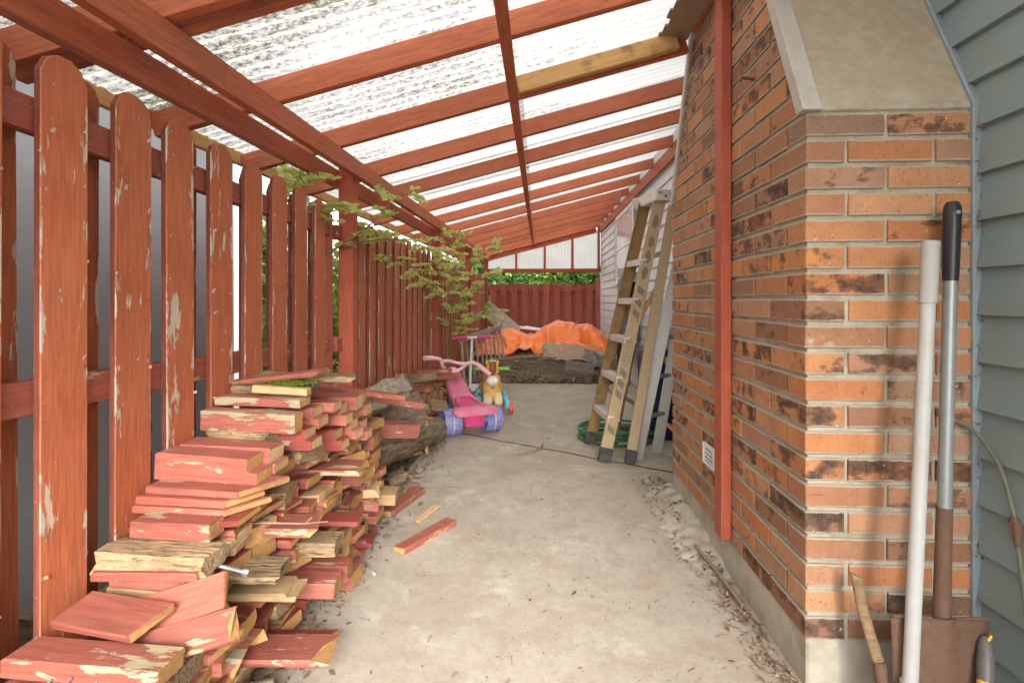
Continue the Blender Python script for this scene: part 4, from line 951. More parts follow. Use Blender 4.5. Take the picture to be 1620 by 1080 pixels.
mb = MB(); mb.tube([t1+Vector((-.004,-.012,-.006)), t1+Vector((.004,-.012,.008)), t1+Vector((.010,-.004,-.004))], .0035, 8); mb.build('hang_loop', M['yellow'], tr, smooth=True)
mb = MB(); mb.tube([t0+d*.02, t0-d*.25], .008, 10); mb.tube([t0-d*.2, t0-d*.35, t0-d*.6, t0-d*.75], [.012, .035, .035, .004], 10); mb.build('steel_blade', M['metal'], tr, smooth=True)
cb = thing('cable', 'thin green cable with a metal coupling looping down the blue-gray siding', 'cable', (1.31, 1.6, .4))
pts = spline([(1.235, 1.658, .842), (1.27, 1.642, .830), (1.298, 1.625, .80), (1.30, 1.559, .734), (1.30, 1.519, .633), (1.30, 1.506, .578), (1.30, 1.498, .521), (1.30, 1.481, .41), (1.30, 1.463, .269), (1.305, 1.45, .1)], 4)
mb = MB(); mb.tube(pts, .0058, 8); mb.build('cord', M['cable'], cb, smooth=True)
mb = MB(); mb.tube([(1.30, 1.512, .605), (1.30, 1.509, .592)], .010, 12); mb.tube([(1.30, 1.509, .594), (1.30, 1.504, .556)], .0135, 6); mb.tube([(1.30, 1.504, .558), (1.30, 1.499, .528)], [.011, .007], 12); mb.build('coupling', M['rust'], cb, smooth=True)

# ================================================================== toys
def loft(mb, secs, n=20, mi=0, power=2.6):
    # sections: (centre, half width vector, half height vector), super-ellipse rings
    vs = []
    for c, u, v in secs:
        c, u, v = Vector(c), Vector(u), Vector(v)
        for j in range(n):
            a = 2*pi*j/n; ca, sa = cos(a), sin(a); vs.append(c+u*math.copysign(abs(ca)**(2/power), ca)+v*math.copysign(abs(sa)**(2/power), sa))
    k = len(secs); mb.add(vs, [(i*n+j, i*n+(j+1) % n, (i+1)*n+(j+1) % n, (i+1)*n+j) for i in range(k-1) for j in range(n)]+[tuple(reversed(range(n))), tuple((k-1)*n+j for j in range(n))], mi)
def toy_wheel(parent, c, axis, r, w, mat, band, knobs=14, hub='cyan'):
    axis = Vector(axis).normalized(); m = frame(Vector(c)-axis*w/2, Vector(c)+axis*w/2); mb = MB(); n = knobs*4; h = w/2
    prof = [(.45*r, -h*.55), (.80*r, -h*.9), (.93*r, -h), (1.0*r, -h*.72), (1.0*r, -h*.14), (.97*r, 0), (1.0*r, h*.14), (1.0*r, h*.72), (.93*r, h), (.80*r, h*.9), (.45*r, h*.55)]
    vs, fs = [], []
    for i, (rr, x) in enumerate(prof):
        for j in range(n):
            dip = .055*r*(max(0, cos(2*pi*j/4+(pi if i > 5 else 0))))*(1 if i in (3, 7) else (.5 if i in (2, 8, 4, 6) else 0))
            a = 2*pi*j/n; vs.append(m @ Vector((x, (rr-dip)*cos(a), (rr-dip)*sin(a))))
    for i in range(len(prof)-1):
        for j in range(n): fs.append((i*n+j, (i+1)*n+j, (i+1)*n+(j+1) % n, i*n+(j+1) % n))
    fs += [tuple(range(n)), tuple((len(prof)-1)*n+j for j in reversed(range(n)))]
    mb.add(vs, fs); wh = mb.build('wheel', mat, parent, smooth=45)
    mb = MB(); mb.lathe([(r*.975, -w*.06), (r*1.012, -w*.05), (r*1.012, w*.05), (r*.975, w*.06)], 40, m); mb.build('tread_band', band, wh, smooth=40)
    mb = MB(); mb.lathe([(r*.26, -h*.8), (r*.26, h*.8)], 16, m); mb.build('hub', M[hub], wh, smooth=40)
tk = thing('tricycle', 'pink plastic toy tricycle with chunky purple wheels on the concrete', 'tricycle', (-.62, 4.72, 0), rotz=radians(28))
TM = Matrix.Translation((-.62, 4.72, 0)) @ Matrix.Rotation(radians(28), 4, 'Z')      # local: +y is the toy's front
T = lambda *p: TM @ Vector(p)
ax_ = TM.to_3x3() @ Vector((1, 0, 0))
for sx in (-1, 1): toy_wheel(tk, T(sx*.195, 0, .118), ax_, .118, .155, M['purple'], M['lilac'])
toy_wheel(tk, T(0, .60, .14), ax_, .145, .10, M['purple'], M['lilac'])
mb = MB(); mb.tube([T(-.2, 0, .118), T(.2, 0, .118)], .012, 10); mb.build('axle', M['metal'], tk, smooth=True)
UX, UZ, UY = TM.to_3x3() @ Vector((1,0,0)), Vector((0,0,1)), TM.to_3x3() @ Vector((0,1,0))
mb = MB(); loft(mb, [(T(0,.60,.36), UX*.05, UY*.05+UZ*.02), (T(0,.56,.40), UX*.075, UY*.07), (T(0,.47,.39), UX*.10, UZ*.085+UY*.05), (T(0,.36,.33), UX*.108, UZ*.09+UY*.05), (T(0,.22,.245), UX*.105, UZ*.07+UY*.02), (T(0,.10,.19), UX*.115, UZ*.05), (T(0,-.02,.19), UX*.12, UZ*.05)], 24, power=3)
bd = mb.build('body', M['pink'], tk, smooth=50)
# seat ridge with a raised rim round the open hollow
mb = MB(); mb.tube(spline([T(-.105,-.07,.255), T(-.10,.06,.262), T(-.085,.14,.285), T(-.05,.185,.31), T(.05,.185,.31), T(.085,.14,.285), T(.10,.06,.262), T(.105,-.07,.255)]), .016, 8); mb.build('seat_rim', M['pink'], bd, smooth=True)
mb = MB(); loft(mb, [(T(0,.17,.285), UX*.045, UZ*.006), (T(0,.12,.262), UX*.075, UZ*.006), (T(0,.02,.244), UX*.09, UZ*.006), (T(0,-.06,.242), UX*.09, UZ*.004)], 16, power=4); mb.build('seat_hollow', M['hotpink'], bd, smooth=50)
mb = MB(); loft(mb, [(T(0,.06,.222), UX*.15, UZ*.028), (T(0,-.06,.225), UX*.205, UZ*.032), (T(0,-.13,.222), UX*.215, UZ*.028), (T(0,-.165,.20), UX*.18, UZ*.012)], 24, power=4); mb.build('bumper', M['pink'], tk, smooth=50)
mb = MB(); loft(mb, [(T(0,-.04,.20), UX*.11, UY*.075), (T(0,-.05,.13), UX*.10, UY*.065), (T(0,-.05,.085), UX*.092, UY*.06)], 20, power=5); bk = mb.build('trunk', M['hotpink'], tk, smooth=50)
for q in range(6):
    mb = MB(); mb.tube([T(-.08+.032*q, -.118, .19), T(-.074+.0295*q, -.112, .09)], .006, 6); mb.build('rib', M['hotpink'], bk, smooth=True)
mb = MB(); loft(mb, [(T(0,.53,.44), UX*.075, UY*.06), (T(0,.53,.49), UX*.072, UY*.058), (T(0,.525,.525), UX*.04, UY*.034), (T(0,.525,.535), UX*.03, UY*.026)], 20, power=2.4); mb.build('headstock', M['palepink'], tk, smooth=50)
mb = MB(); mb.tube(spline([T(-.31,.38,.655), T(-.25,.40,.648), T(-.155,.44,.628), T(-.12,.47,.56), T(-.07,.50,.505), T(.0,.50,.49), T(.08,.50,.52), T(.14,.46,.575), T(.20,.43,.575), T(.26,.40,.53), T(.32,.37,.475)]), .019, 10)
hb = mb.build('handlebar', M['palepink'], tk, smooth=True)
mb = MB(); mb.tube(spline([T(-.12,.48,.60), T(-.05,.50,.605), T(.05,.50,.575), T(.13,.47,.57)]), .017, 10); mb.build('cross_tube', M['palepink'], hb, smooth=True)
for a, b in (((-.33,.375,.657), (-.235,.405,.648)), ((.235,.415,.552), (.335,.36,.462))):
    mb = MB(); A, B = T(*a), T(*b); mb.tube([A, A+(B-A)*.08, A+(B-A)*.12, B], [.028, .028, .022, .023], 12); mb.build('grip', M['palepink'], hb, smooth=True)
for q in (-.035, .035): mb = MB(); mb.ell(T(q, .468, .475), (.006, .006, .006), 8, 6); mb.build('rivet', M['brown'], tk)
mb = MB(); loft(mb, [(T(0,.50,.27), UX*.065, UY*.05), (T(0,.62,.31), UX*.065, UZ*.03), (T(0,.74,.26), UX*.06, UZ*.03), (T(0,.78,.18), UX*.05, UZ*.02)], 16, power=3); mb.build('front_fender', M['palepink'], tk, smooth=50)
for sx in (-1, 1): mb = MB(); mb.tube([T(0, .60, .14), T(sx*.09, .60, .14), T(sx*.10, .62, .10)], .012, 8); mb.build('pedal', M['cyan'], tk, smooth=True)

hz = thing('ride_on_horse', 'yellow plastic ride-on toy horse with lime handles and red wheels', 'toy horse', (-.50, 5.70, 0))
HO = Vector((-.505, 5.56, 0)); HM = Matrix.Translation(HO) @ Matrix.Rotation(radians(8), 4, 'Z'); Q = lambda *p: HM @ Vector(p)   # local -y faces the camera
hx, hy, hzv = HM.to_3x3() @ Vector((1,0,0)), HM.to_3x3() @ Vector((0,1,0)), Vector((0,0,1))
mb = MB(); loft(mb, [(Q(0,.02,.13), hx*.085, hy*.08), (Q(0,.03,.20), hx*.10, hy*.10), (Q(0,.06,.28), hx*.105, hy*.11), (Q(0,.03,.36), hx*.085, hy*.08), (Q(0,-.01,.44), hx*.075, hy*.075), (Q(0,-.015,.50), hx*.068, hy*.07), (Q(0,0,.545), hx*.045, hy*.045), (Q(0,0,.558), hx*.02, hy*.02)], 22, power=2.3); b_ = mb.build('body', M['horse'], hz, smooth=60)
mb = MB(); loft(mb, [(Q(0,.02,.26), hx*.10, hzv*.09), (Q(0,.16,.24), hx*.12, hzv*.08), (Q(0,.30,.24), hx*.13, hzv*.09), (Q(0,.38,.25), hx*.10, hzv*.08), (Q(0,.42,.26), hx*.05, hzv*.04)], 20, power=2.4); mb.build('rump', M['horse'], hz, smooth=60)
mb = MB(); mb.ell(Q(0,-.085,.355), (.070,.062,.054), 20, 12); mz = mb.build('muzzle', M['muzzle'], hz, smooth=True)
for sx in (-1, 1):
    mb = MB(); mb.ell(Q(sx*.062,-.055,.425), (.010,.010,.013), 10, 7); mb.build('eye', M['navy'], hz, smooth=True)
    mb = MB(); mb.ell(Q(sx*.058,.01,.535), (.016,.014,.030), 10, 7); mb.build('ear', M['horse'], hz, smooth=True)
    mb = MB(); loft(mb, [(Q(sx*.052,-.02,.19), hx*.045, hzv*.05), (Q(sx*.054,-.10,.165), hx*.048, hzv*.05), (Q(sx*.055,-.155,.150), hx*.046, hzv*.042), (Q(sx*.055,-.175,.148), hx*.03, hzv*.026)], 16, power=2.6); mb.build('hoof', M['cream'], hz, smooth=60)
    mb = MB(); mb.tube([Q(sx*.05,.0,.475), Q(sx*.165,-.005,.475), Q(sx*.168,-.005,.475), Q(sx*.180,-.005,.475)], [.018,.018,.022,.022], 12); mb.build('handle', M['lime'], hz, smooth=True)
    for yy, rr in ((-.03, .058), (.40, .052)):
        mb = MB(); mb.tube(spline([Q(sx*.09,yy+.08,.11), Q(sx*.135,yy+.05,.15), Q(sx*.16,yy,.12), Q(sx*.16,yy-.03,.06)]), [.026]*12+[.03]*7, 12); mb.build('leg', M['cyan'], hz, smooth=True)
        toy_wheel(hz, Q(sx*.195, yy-.02, rr), hx, rr, .042, M['redplastic'], M['redplastic'], 10, 'cyan')
mb = MB(); loft(mb, [(Q(0,-.09,.105), hx*.10, hzv*.03), (Q(0,.0,.115), hx*.13, hzv*.04), (Q(0,.3,.12), hx*.13, hzv*.04), (Q(0,.42,.11), hx*.10, hzv*.03)], 18, power=3); mb.build('base', M['green'], hz, smooth=60)
mb = MB(); loft(mb, [(Q(0,-.065,.415), hx*.025, hy*.012), (Q(0,-.075,.45), hx*.038, hy*.015), (Q(0,-.072,.50), hx*.038, hy*.018), (Q(0,-.04,.55), hx*.038, hy*.03), (Q(0,.0,.572), hx*.034, hy*.03)], 14, power=2.3); mn = mb.build('forelock', M['brown'], hz, smooth=60)
for k, c in enumerate(('green', 'muzzle', 'green')): mb = MB(); mb.tube([Q(-.034,-.045+.016*k,.548+.008*k), Q(0,-.072+.02*k,.556+.008*k), Q(.034,-.045+.016*k,.548+.008*k)], .009, 8); mb.build('bridle_band', M[c], mn, smooth=True)
mb = MB(); loft(mb, [(Q(0,.06,.345), hx*.07, hzv*.02), (Q(0,.18,.325), hx*.10, hzv*.02), (Q(0,.30,.335), hx*.10, hzv*.025), (Q(0,.36,.37), hx*.07, hzv*.02)], 16, power=3); mb.build('saddle', M['redplastic'], hz, smooth=60)
mb = MB(); mb.ell(Q(0,-.090,.285), (.022,.008,.012), 12, 7); mb.build('badge', M['lilac'], hz, smooth=True)
ts = thing('toy_car', 'small red and blue plastic toy behind the pink tricycle wheel', 'toy', (-.95, 5.35, .3))
mb = MB(); loft(mb, [((-1.02,5.3,.33), (.0,.04,0), (0,0,.03)), ((-.95,5.3,.35), (0,.05,0), (0,0,.045)), ((-.86,5.3,.32), (0,.04,0), (0,0,.03))], 14); mb.build('shell', M['redplastic'], ts, smooth=60)
mb = MB(); mb.box((-1.0,5.22,.27), (-.85,5.26,.33)); mb.build('side_panel', M['cyan'], ts, bevel=.012, seg=2)
for x in (-.98, -.88): mb = MB(); mb.tube([(x,5.20,.27), (x,5.24,.27)], .028, 14); mb.build('wheel', M['cyan'], ts, smooth=True)
sc = thing('scooter', 'white kick scooter handle with hot pink grips standing behind the tricycle', 'scooter', (-.86, 6.6, 0))
mb = MB(); mb.tube([(-.88, 6.55, .02), (-.865, 6.65, .72)], .018, 12); mb.build('stem', M['white'], sc, smooth=True)
mb = MB(); mb.tube([(-1.10, 6.62, .715), (-.60, 6.68, .735)], .016, 12); mb.build('handlebar', M['white'], sc, smooth=True)
for a, b in (((-1.09,6.62,.716), (-.92,6.64,.723)), ((-.80,6.655,.727), (-.61,6.68,.735))): mb = MB(); mb.tube([a, b], .026, 12); mb.build('grip', M['hotpink'], sc, smooth=True)
mb = MB(); mb.box((-.94, 6.55, .05), (-.82, 7.05, .075)); mb.build('deck', M['white'], sc, bevel=.01)
for y in (6.5, 7.1): mb = MB(); mb.tube([(-.895, y, .05), (-.865, y, .05)], .05, 16); mb.build('wheel', M['rubber'], sc, smooth=True)

# ================================================================== heap at the far end
def hmound(x, y):
    u = max(0, min(1, (y-7.5)/1.5)); v = 1-abs((x-.15)/1.5)**3
    return -.05+.42*u*(2-u)*max(0, v)+.05*noise.noise(Vector((x*3, y*3, 0)))+.03*noise.noise(Vector((x*9, y*9, 3)))
def grid(fn, x0, x1, y0, y1, nx, ny):
    mb = MB(); vs = [fn(x0+(x1-x0)*i/nx, y0+(y1-y0)*j/ny) for j in range(ny+1) for i in range(nx+1)]
    mb.add(vs, [(j*(nx+1)+i, j*(nx+1)+i+1, (j+1)*(nx+1)+i+1, (j+1)*(nx+1)+i) for j in range(ny) for i in range(nx)]); return mb
kind(grid(lambda x, y: (x, y, hmound(x, y)), -1.16, 1.33, 7.55, 11.6, 60, 90).build('debris_mound', M['soil'], smooth=60), 'stuff', 'heap of dark soil under twigs and leaves at the far end')
lr = random.Random(9)
def leaf_quad(mb, c, s, rg, mi=0, flat=.5):
    n = Vector((rg.gauss(0, flat), rg.gauss(0, flat), 1)).normalized(); u = n.orthogonal().normalized(); a = rg.uniform(0, 2*pi); w = n.cross(u); u, w = u*cos(a)+w*sin(a), w*cos(a)-u*sin(a)
    h = n*s*rg.uniform(-.1, .35); c = Vector(c)
    mb.add([c-u*s, c-w*s*.42+h*.2, c+u*s+h, c+w*s*.42+h*.2], [(0, 1, 2), (0, 2, 3)], mi)
mb = MB()
for k in range(9000):
    x = lr.uniform(-1.0, 1.2); y = 7.6+abs(lr.gauss(0, .42)); leaf_quad(mb, (x, y, hmound(x, y)+lr.uniform(.0, .05)), lr.uniform(.02, .05), lr, lr.choice((0, 0, 1)))
kind(mb.build('dead_leaves', [M['litter'], M['litter']], fix=False), 'stuff', 'brown dead leaves covering the heap at the far end')
mb = MB()
for k in range(900):
    x = lr.uniform(-1.0, 1.05); y = 7.65+abs(lr.gauss(0, .36)); z = hmound(x, y)+lr.uniform(.0, .09); a = lr.uniform(0, pi); L = lr.uniform(.12, .5)*.6; d = Vector((cos(a), sin(a)*.6, lr.gauss(0, .16)))*L; j = Vector((lr.gauss(0,.02), lr.gauss(0,.02), lr.gauss(0,.02)))
    r = lr.uniform(.003, .008); c = Vector((x, y, z)); mb.tube([c-d, c+j, c+d], [r, r, r*.5], 5)
kind(mb.build('twigs', M['twig'], fix=False, smooth=True), 'stuff', 'tangle of dry twigs lying on the heap at the far end')
for i, (a, b, c, r) in enumerate((((-.75,7.9,.28), (-.2,7.85,.36), (.25,7.95,.33), .028), ((-.1,8.0,.35), (.1,8.4,.55), (.05,8.8,.85), .009), ((-.55,8.6,.45), (-.75,9.2,.75), (-.95,9.8,1.08), .011), ((.55,9.0,.7), (.75,9.3,.95), (.95,9.5,1.05), .008))):
    mb = MB(); mb.tube(spline([a, b, c]), [r*(1-.05*q) for q in range(13)], 7); tag(mb.build('branch', M['twig'], smooth=True), ('thick bent dead branch lying across the front of the leaf heap', 'thin dead branch rising beside the orange tarp', 'long thin dead branch poking up towards the fence corner', 'thin dead branch poking up behind the orange tarp')[i], 'branch')
def fold(x, y, s): return noise.noise(Vector((x*s, y*s*.6, 1.7)))
def tarpz(x, y):
    h = .02+.46*math.exp(-((x-.62)/.62)**4-((y-9.55)/.75)**4)+.38*math.exp(-((x+.62)/.42)**2-((y-9.2)/.6)**2)+.14*math.exp(-((x-.0)/.5)**2-((y-9.3)/.6)**2)
    ridge = abs(noise.noise(Vector((x*3.2, y*2.1, 8))))*.13+abs(noise.noise(Vector((x*7+y*2, y*4-x*2, 2))))*.06
    return max(hmound(x, y)+.13, h+.26)-ridge+.05
def tarp_pt(x, y):
    e = .10*noise.noise(Vector((x*2.4, 3, 0))); return (x+.03*noise.noise(Vector((x*5, y*5, 7))), y+(e if y < 9.2 else 0), tarpz(x, y))
o = grid(tarp_pt, -1.10, 1.24, 8.32, 10.5, 130, 100).build('tarpaulin', M['tarp'], smooth=180); tag(o, 'crumpled orange tarpaulin thrown over the heap by the far fence', 'tarpaulin')
o.modifiers.new('thickness', 'SOLIDIFY').thickness = .003
def cloth_pt(x, y):
    z = hmound(x, y)+.12+.06*math.exp(-((x-.6)/.6)**2-((y-8.45)/.3)**2)-abs(noise.noise(Vector((x*3, y*7, 5))))*.07; return (x+.05*noise.noise(Vector((y*4, 1, x))), y+.06*noise.noise(Vector((x*4, 0, 2))), z)
o = grid(cloth_pt, .05, 1.22, 8.0, 8.75, 70, 60).build('dust_sheet', M['cloth'], smooth=180); tag(o, 'dirty brown canvas sheet lying in front of the orange tarpaulin', 'sheet'); o.modifiers.new('thickness', 'SOLIDIFY').thickness = .006
def plast_pt(x, y): return (x, y, hmound(x, y)+.10+.07*math.exp(-((x-.95)/.25)**2)-abs(noise.noise(Vector((x*6, y*6, 3))))*.07)
o = grid(plast_pt, .72, 1.24, 7.78, 8.25, 40, 30).build('plastic_sheet', M['darkplastic'], smooth=180); tag(o, 'crumpled dark plastic sheet at the front right of the heap', 'sheet'); o.modifiers.new('thickness', 'SOLIDIFY').thickness = .004
o = lumber('slate_panel', (.36, 7.80, .17), (.78, 7.70, .13), .36, .02, [M['slate']]*2, roll=.8); tag(o, 'flat dark brown square panel leaning on the front of the heap', 'panel')
# slatted frame lying on its side by the fence
fr = thing('slatted_frame', 'old gray slatted wooden frame leaning by the fence behind the toys', 'frame', (-.85, 7.5, 0))
f0, f1 = Vector((-1.08, 7.0, .66)), Vector((-.62, 8.5, .78)); g0, g1 = Vector((-1.02, 6.9, .10)), Vector((-.52, 8.2, .12))
lumber('rail', f0, f1, .03, .07, [M['graywood']]*2, fr); lumber('rail', g0, g1, .03, .07, [M['graywood']]*2, fr)
for i in range(10): lumber('slat', g0+(g1-g0)*(.04+i*.102), f0+(f1-f0)*(.04+i*.102), .045, .016, [M['graywood']]*2, fr, up=(1, -.5, 0))
lumber('end_cap', f1-Vector((.02,.05,.02)), f1+Vector((.0,.06,.10)), .03, .05, [M['pale']]*2, fr)
o = lumber('metal_sheet', (-1.08, 10.9, 1.02), (-.45, 9.9, .56), .32, .012, [M['trimgray']]*2, roll=.9); tag(o, 'gray flat sheet leaning into the fence corner behind the tarpaulin', 'sheet')
for p0, p1, lb in (((-.72, 10.35, .70), (.15, 10.55, .60), 'long white board lying behind the orange tarpaulin'), ((-.30, 10.6, .66), (.40, 10.5, .55), 'short white board crossing behind the orange tarpaulin')):
    o = lumber('white_board', p0, p1, .09, .02, [M['white']]*2, roll=.5); tag(o, lb, 'board')

# ================================================================== litter on the ground
kind(grid(lambda x, y: (x, y, (-.05+.40*max(0, min(1, (-.90-x)/.2))*max(0, min(1, (1.9-y)/.6))+.04*noise.noise(Vector((x*8, y*8, 0))))), -1.9, -.86, -.6, 7.6, 30, 160).build('dirt_strip', M['soil'], smooth=60), 'stuff', 'strip of dark dirt between the concrete and the red fence')
lit = MB(); tw = MB(); lg = random.Random(14)
def drop(x, y, z, s): leaf_quad(lit, (x, y, z+.004), s, lg, lg.choice((0, 0, 0, 1)), .35)
for k in range(1500):      # along the foot of the pile
    y = 1.25+lg.random()**.8*3.2; x = -.90+abs(lg.gauss(0, .075)); x = x if lg.random() < .8 else x-.1
    drop(x, y, max(0, (-.82-x)*.25), lg.uniform(.005, .020))
for k in range(800):       # along the chimney foot
    y = 1.65+lg.random()*1.9; h = .055*max(0, 1-abs(y-3.0)/.8); x = .805-abs(lg.gauss(0, .05 if y < 2.2 else .075)); drop(x, y, max(0, h*(1-(.81-x)/.16))+lg.random()*.008, lg.uniform(.004, .018))
for k in range(620):        # thinly over the slab
    x, y = lg.uniform(-.85, .8), 1.5+lg.random()**1.4*5.5
    drop(x, y, 0, lg.choice((.003, .004, .005, .005, .007, .011)))
for x, y, s in ((.14,2.15,.022), (-.27,1.66,.016), (.02,2.02,.012), (-.05,3.35,.02), (-.16,4.1,.025), (.62,3.35,.02), (.5,2.6,.012), (.66,2.2,.02), (-.62,2.68,.03), (-.7,3.05,.035)): drop(x, y, .003, s)
for k in range(240):
    q = lg.random()
    if q < .45: x, y = .80-abs(lg.gauss(0, .07)), 1.6+lg.random()*1.8
    elif q < .75: x, y = -.88+abs(lg.gauss(0, .08)), 1.3+lg.random()*2.6
    else: x, y = lg.uniform(-.8, .8), lg.uniform(1.6, 6)
    a = lg.uniform(0, pi); L = lg.uniform(.006, .028); r = lg.uniform(.001, .0025); z = .004+max(0, (.05*max(0, 1-abs(y-3.0)/.8))*(1-(.81-x)/.16) if x > .6 else 0)
    tw.tube([(x-cos(a)*L, y-sin(a)*L, z), (x, y+lg.gauss(0, .004), z+.004), (x+cos(a)*L, y+sin(a)*L, z)], [r, r, r*.6], 5)
kind(lit.build('leaf_litter', [M['darklitter'], M['litter']], fix=False), 'stuff', 'dry leaf crumbs scattered over the concrete and its edges')
kind(tw.build('twig_litter', M['twig'], fix=False), 'stuff', 'small broken twigs scattered along the edges of the concrete')
kind(grid(lambda x, y: (x, y, -.02+.085*max(0, 1-((y-2.95)/.75)**2)*max(0, min(1, (x-.60)/.2))+.018*noise.noise(Vector((x*14, y*14, 0)))), .58, .845, 1.9, 3.75, 24, 110).build('soil_bank', M['foundation'], smooth=60), 'stuff', 'crumbled cement and soil banked against the chimney foot')
for i, pts in enumerate((((-.93,3.0,.01),(-.80,3.22,.012),(-.66,3.28,.012),(-.52,3.3,.01)), ((-.17,4.05,.01),(-.02,4.18,.012),(.03,4.36,.012)), ((.74,2.55,.03),(.765,2.3,.03),(.785,2.08,.02)))):
    mb = MB(); mb.tube(spline(pts), [.006]*10+[.004]*9 if len(pts) == 4 else [.008]*13, 6); tag(mb.build('twig', M['twig'], smooth=True), ('long thin twig lying between the loose boards and the pile', 'short dark twig lying alone on the concrete by the crack', 'thick bark strip lying along the chimney foot')[i], 'twig')
yl = MB()
for c, s in (((-1.06,.99,.39), .045), ((-1.10,1.0,.40), .04), ((-1.09,1.03,.385), .035)): leaf_quad(yl, c, s, lg)
kind(yl.build('yellow_leaves', M['yellow'], fix=False), 'stuff', 'fallen yellow leaves at the near foot of the woodpile')

bits = MB(); bg2 = random.Random(77)
for k in range(60):
    z = bg2.uniform(.25, 1.75); leaf_quad(bits, (HX-.026+bg2.gauss(0, .006), CH0-.016-abs(bg2.gauss(0, .008)), z), bg2.uniform(.003, .010), bg2, 0, 2.5)
kind(bits.build('wind_blown_bits', M['darklitter'], fix=False), 'stuff', 'dry brown crumbs caught along the blue siding channel')
# ================================================================== plants
def foliage(name, n, ells, s0, s1, mats, parent, seed, flat=.9):
    rg = random.Random(seed); mb = MB(); tot = sum(e[2] for e in ells)
    for c, r, wgt in ells:
        for k in range(int(n*wgt/tot)):
            d = Vector((rg.gauss(0,1), rg.gauss(0,1), rg.gauss(0,1))).normalized()*rg.random()**.45
            leaf_quad(mb, (c[0]+d.x*r[0], c[1]+d.y*r[1], c[2]+d.z*r[2]), rg.uniform(s0, s1), rg, rg.randrange(len(mats)), flat)
    o = mb.build(name, mats, parent, fix=False); o['kind'] = 'stuff'; return o
def clumps(c, r, n, seed, k=.38):
    rg = random.Random(seed); out = []
    for i in range(n):
        d = Vector((rg.gauss(0,1), rg.gauss(0,1), rg.gauss(0,1))).normalized()*rg.uniform(.35, .85); q = rg.uniform(.7, 1.2)*k
        out.append(((c[0]+d.x*r[0], c[1]+d.y*r[1], c[2]+d.z*r[2]), (r[0]*q, r[1]*q, r[2]*q), q**2))
    return out
def bush(label, c, r, seed, mats, n=5000, s=(.03,.06), cat='bush', name='bush', trunk=.05, group=None):
    b = thing(name, label, cat, (c[0], c[1], -.07), group); rg = random.Random(seed); mb = MB()
    mb.tube([(c[0], c[1], -.07), (c[0]+.05, c[1], c[2]*.5), (c[0], c[1]+.04, c[2])], [trunk, trunk*.8, trunk*.4], 8); mb.build('trunk', M['twig'], b, smooth=True)
    for k in range(7):
        a = rg.uniform(0, 2*pi); z0 = c[2]*rg.uniform(.3, .9); e = (c[0]+r[0]*.8*cos(a), c[1]+r[1]*.8*sin(a), c[2]+r[2]*rg.uniform(-.4, .8))
        mb = MB(); mb.tube(spline([(c[0], c[1], z0), ((c[0]+e[0])/2, (c[1]+e[1])/2, (z0+e[2])/2+.1), e]), [trunk*.4*(1-q/16) for q in range(13)], 6); mb.build('limb', M['twig'], b, smooth=True)
    foliage('crown', n, clumps(c, r, 16, seed), s[0], s[1], mats, b, seed+1)
G1 = [M['leaf'], M['leafyel'], M['leaf']]; G2 = [M['leafdark'], M['leaf'], M['leafdark']]
bush('light green bush pressed close behind the red fence beside the shed', (-2.1, 4.6, 1.1), (.55, .8, 1.1), 3, G1, 6000)
bush('tall leafy shrub behind the red fence past the second post', (-2.0, 7.0, 1.2), (.5, 1.3, 1.1), 4, G1, 7000)
bush('green shrub behind the red fence near the far corner', (-1.95, 10.4, 1.3), (.45, 1.6, .9), 5, G1, 6000)
bush('dark green tree rising behind the far fence beside the left fence', (-1.3, 15, 1.4), (1.6, 1.0, 1.3), 6, G2, 11000, (.07,.13), 'tree', 'tree', .1)
bush('mid green tree behind the middle of the far fence', (.6, 14.6, 1.4), (1.5, .9, 1.3), 7, [M['leaf'], M['leafdark']], 11000, (.07,.13), 'tree', 'tree', .1)
bush('purplish green tree behind the far fence beside the house corner', (2.2, 15, 1.4), (1.2, .9, 1.3), 8, G2, 10000, (.07,.13), 'tree', 'tree', .1)
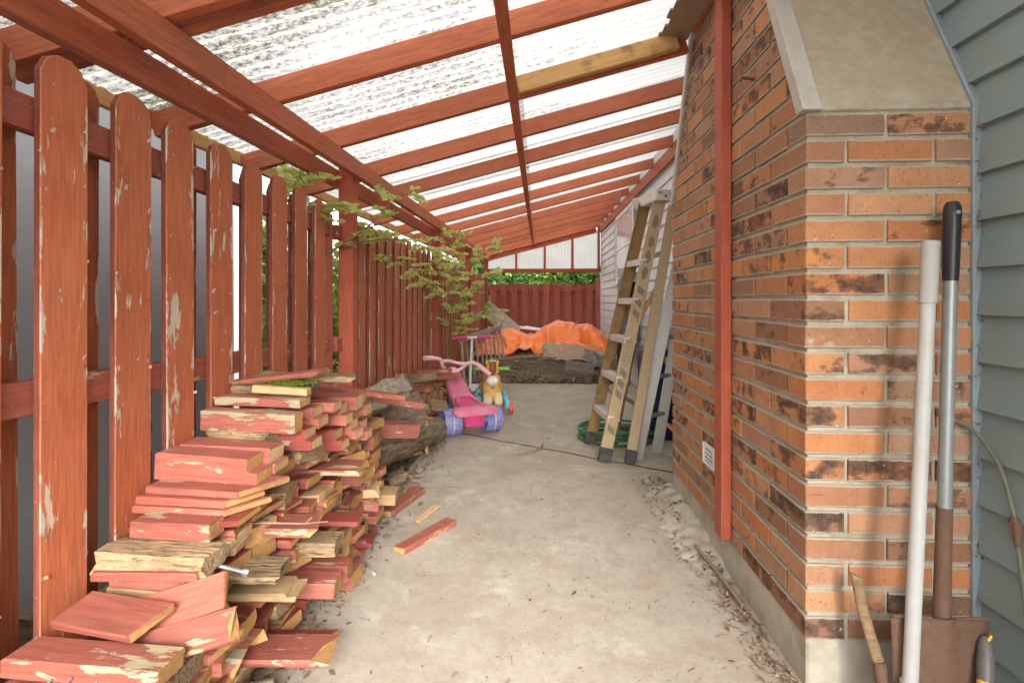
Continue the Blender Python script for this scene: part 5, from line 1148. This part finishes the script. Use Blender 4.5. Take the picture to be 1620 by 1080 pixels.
# spray of compound leaves growing through the fence
def pinnate(mb, base, d, L, rg, s, mi):
    d = Vector(d).normalized(); up = Vector((0,0,1)); side = d.cross(up); side = side.normalized() if side.length > .01 else Vector((1,0,0)); n = 9
    pts = [Vector(base)+d*L*t+up*(-.25*L*t*t) for t in (0, .35, .7, 1)]; mb.tube(pts, .0016, 4, 2)
    for i in range(n):
        t = .18+.82*i/(n-1); p = Vector(base)+d*L*t+up*(-.25*L*t*t)
        for sg in ((-1, 1) if i < n-1 else (0,)):
            q = (side*sg+d*.45+up*rg.uniform(-.25, .25)).normalized() if sg else d; w = Matrix.Rotation(rg.uniform(-1.1, 1.1), 3, q) @ q.cross(up).normalized()*s*.40; m_ = q*s
            mb.add([p, p+m_*.5+w, p+m_+up*-.1*s, p+m_*.5-w], [(0, 1, 2), (0, 2, 3)], mi)
def sapling(name, label, base, branches, seed, npl, L, s, mats):
    rg = random.Random(seed); t = thing(name, label, 'shrub', base); lf = MB()
    for br in branches:
        sp = spline(br, 7); mb = MB(); k = len(sp); r0 = .008 if br is branches[0] else .005; mb.tube(sp, [r0*(1-.75*i/k) for i in range(k)], 6); mb.build('stem', M['stem'], t, smooth=True)
        for i in range(npl):
            u = .22+.78*(i+rg.random()*.6)/npl; a = min(k-2, int(u*(k-1))); p = sp[a]; d = (sp[a+1]-sp[a]).normalized(); sd_ = d.cross(Vector((0,0,1)))
            sd_ = sd_.normalized() if sd_.length > .05 else Vector((1,0,0)); pinnate(lf, p, d*.5+sd_*(1 if i % 2 else -1)*rg.uniform(.4, 1)+Vector((rg.gauss(0,.3), rg.gauss(0,.3), rg.uniform(-.25,.35))), L*rg.uniform(.7, 1.2), rg, s*rg.uniform(.75, 1.2), rg.choice((0, 0, 1)))
    o = lf.build('foliage', mats+[M['stem']], t, fix=False); o['kind'] = 'stuff'
LV = [M['leafyel'], M['leafyel']]
sapling('climbing_shrub', 'leafy branch reaching through the fence past the first roof post', (-1.24, 2.9, 1.3),
    [[(-1.28,2.75,1.40),(-1.18,2.98,1.50),(-1.05,3.18,1.66),(-.95,3.4,1.86),(-.82,3.6,1.98)], [(-1.15,3.0,1.52),(-1.0,3.4,1.60),(-.9,3.9,1.62),(-.82,4.2,1.58)], [(-1.3,2.5,1.62),(-1.28,2.6,1.75),(-1.22,2.72,1.88)], [(-1.3,2.62,1.5),(-1.22,2.75,1.66),(-1.15,2.85,1.74)], [(-1.12,3.1,1.55),(-1.0,3.7,1.48),(-.92,4.1,1.36),(-.85,4.5,1.26)]], 5, 11, .17, .052, LV)
sapling('climbing_shrub', 'feathery yellow green sapling growing up beside the second roof post', (-1.05, 6.0, -.05),
    [[(-1.10,6.1,-.05),(-1.05,6.05,.8),(-1.0,6.0,1.3),(-.95,5.95,1.75),(-.85,5.9,1.95)], [(-1.05,6.05,.8),(-.85,6.0,1.15),(-.7,5.95,1.4),(-.55,5.9,1.48)], [(-1.0,6.0,1.1),(-1.0,5.4,1.35),(-.98,5.0,1.48),(-.95,4.7,1.52)], [(-1.0,6.0,1.2),(-.8,5.95,1.55),(-.62,5.9,1.75),(-.5,5.9,1.82)], [(-1.05,6.05,.7),(-.85,6.0,.9),(-.72,5.95,1.02),(-.55,5.9,1.08)], [(-1.05,6.05,.6),(-1.0,5.9,.95),(-.88,5.9,1.2),(-.80,5.85,1.3)], [(-1.0,6.0,1.3),(-1.0,5.7,1.5),(-.95,5.4,1.7),(-.9,5.2,1.82)]], 6, 12, .21, .062, LV)
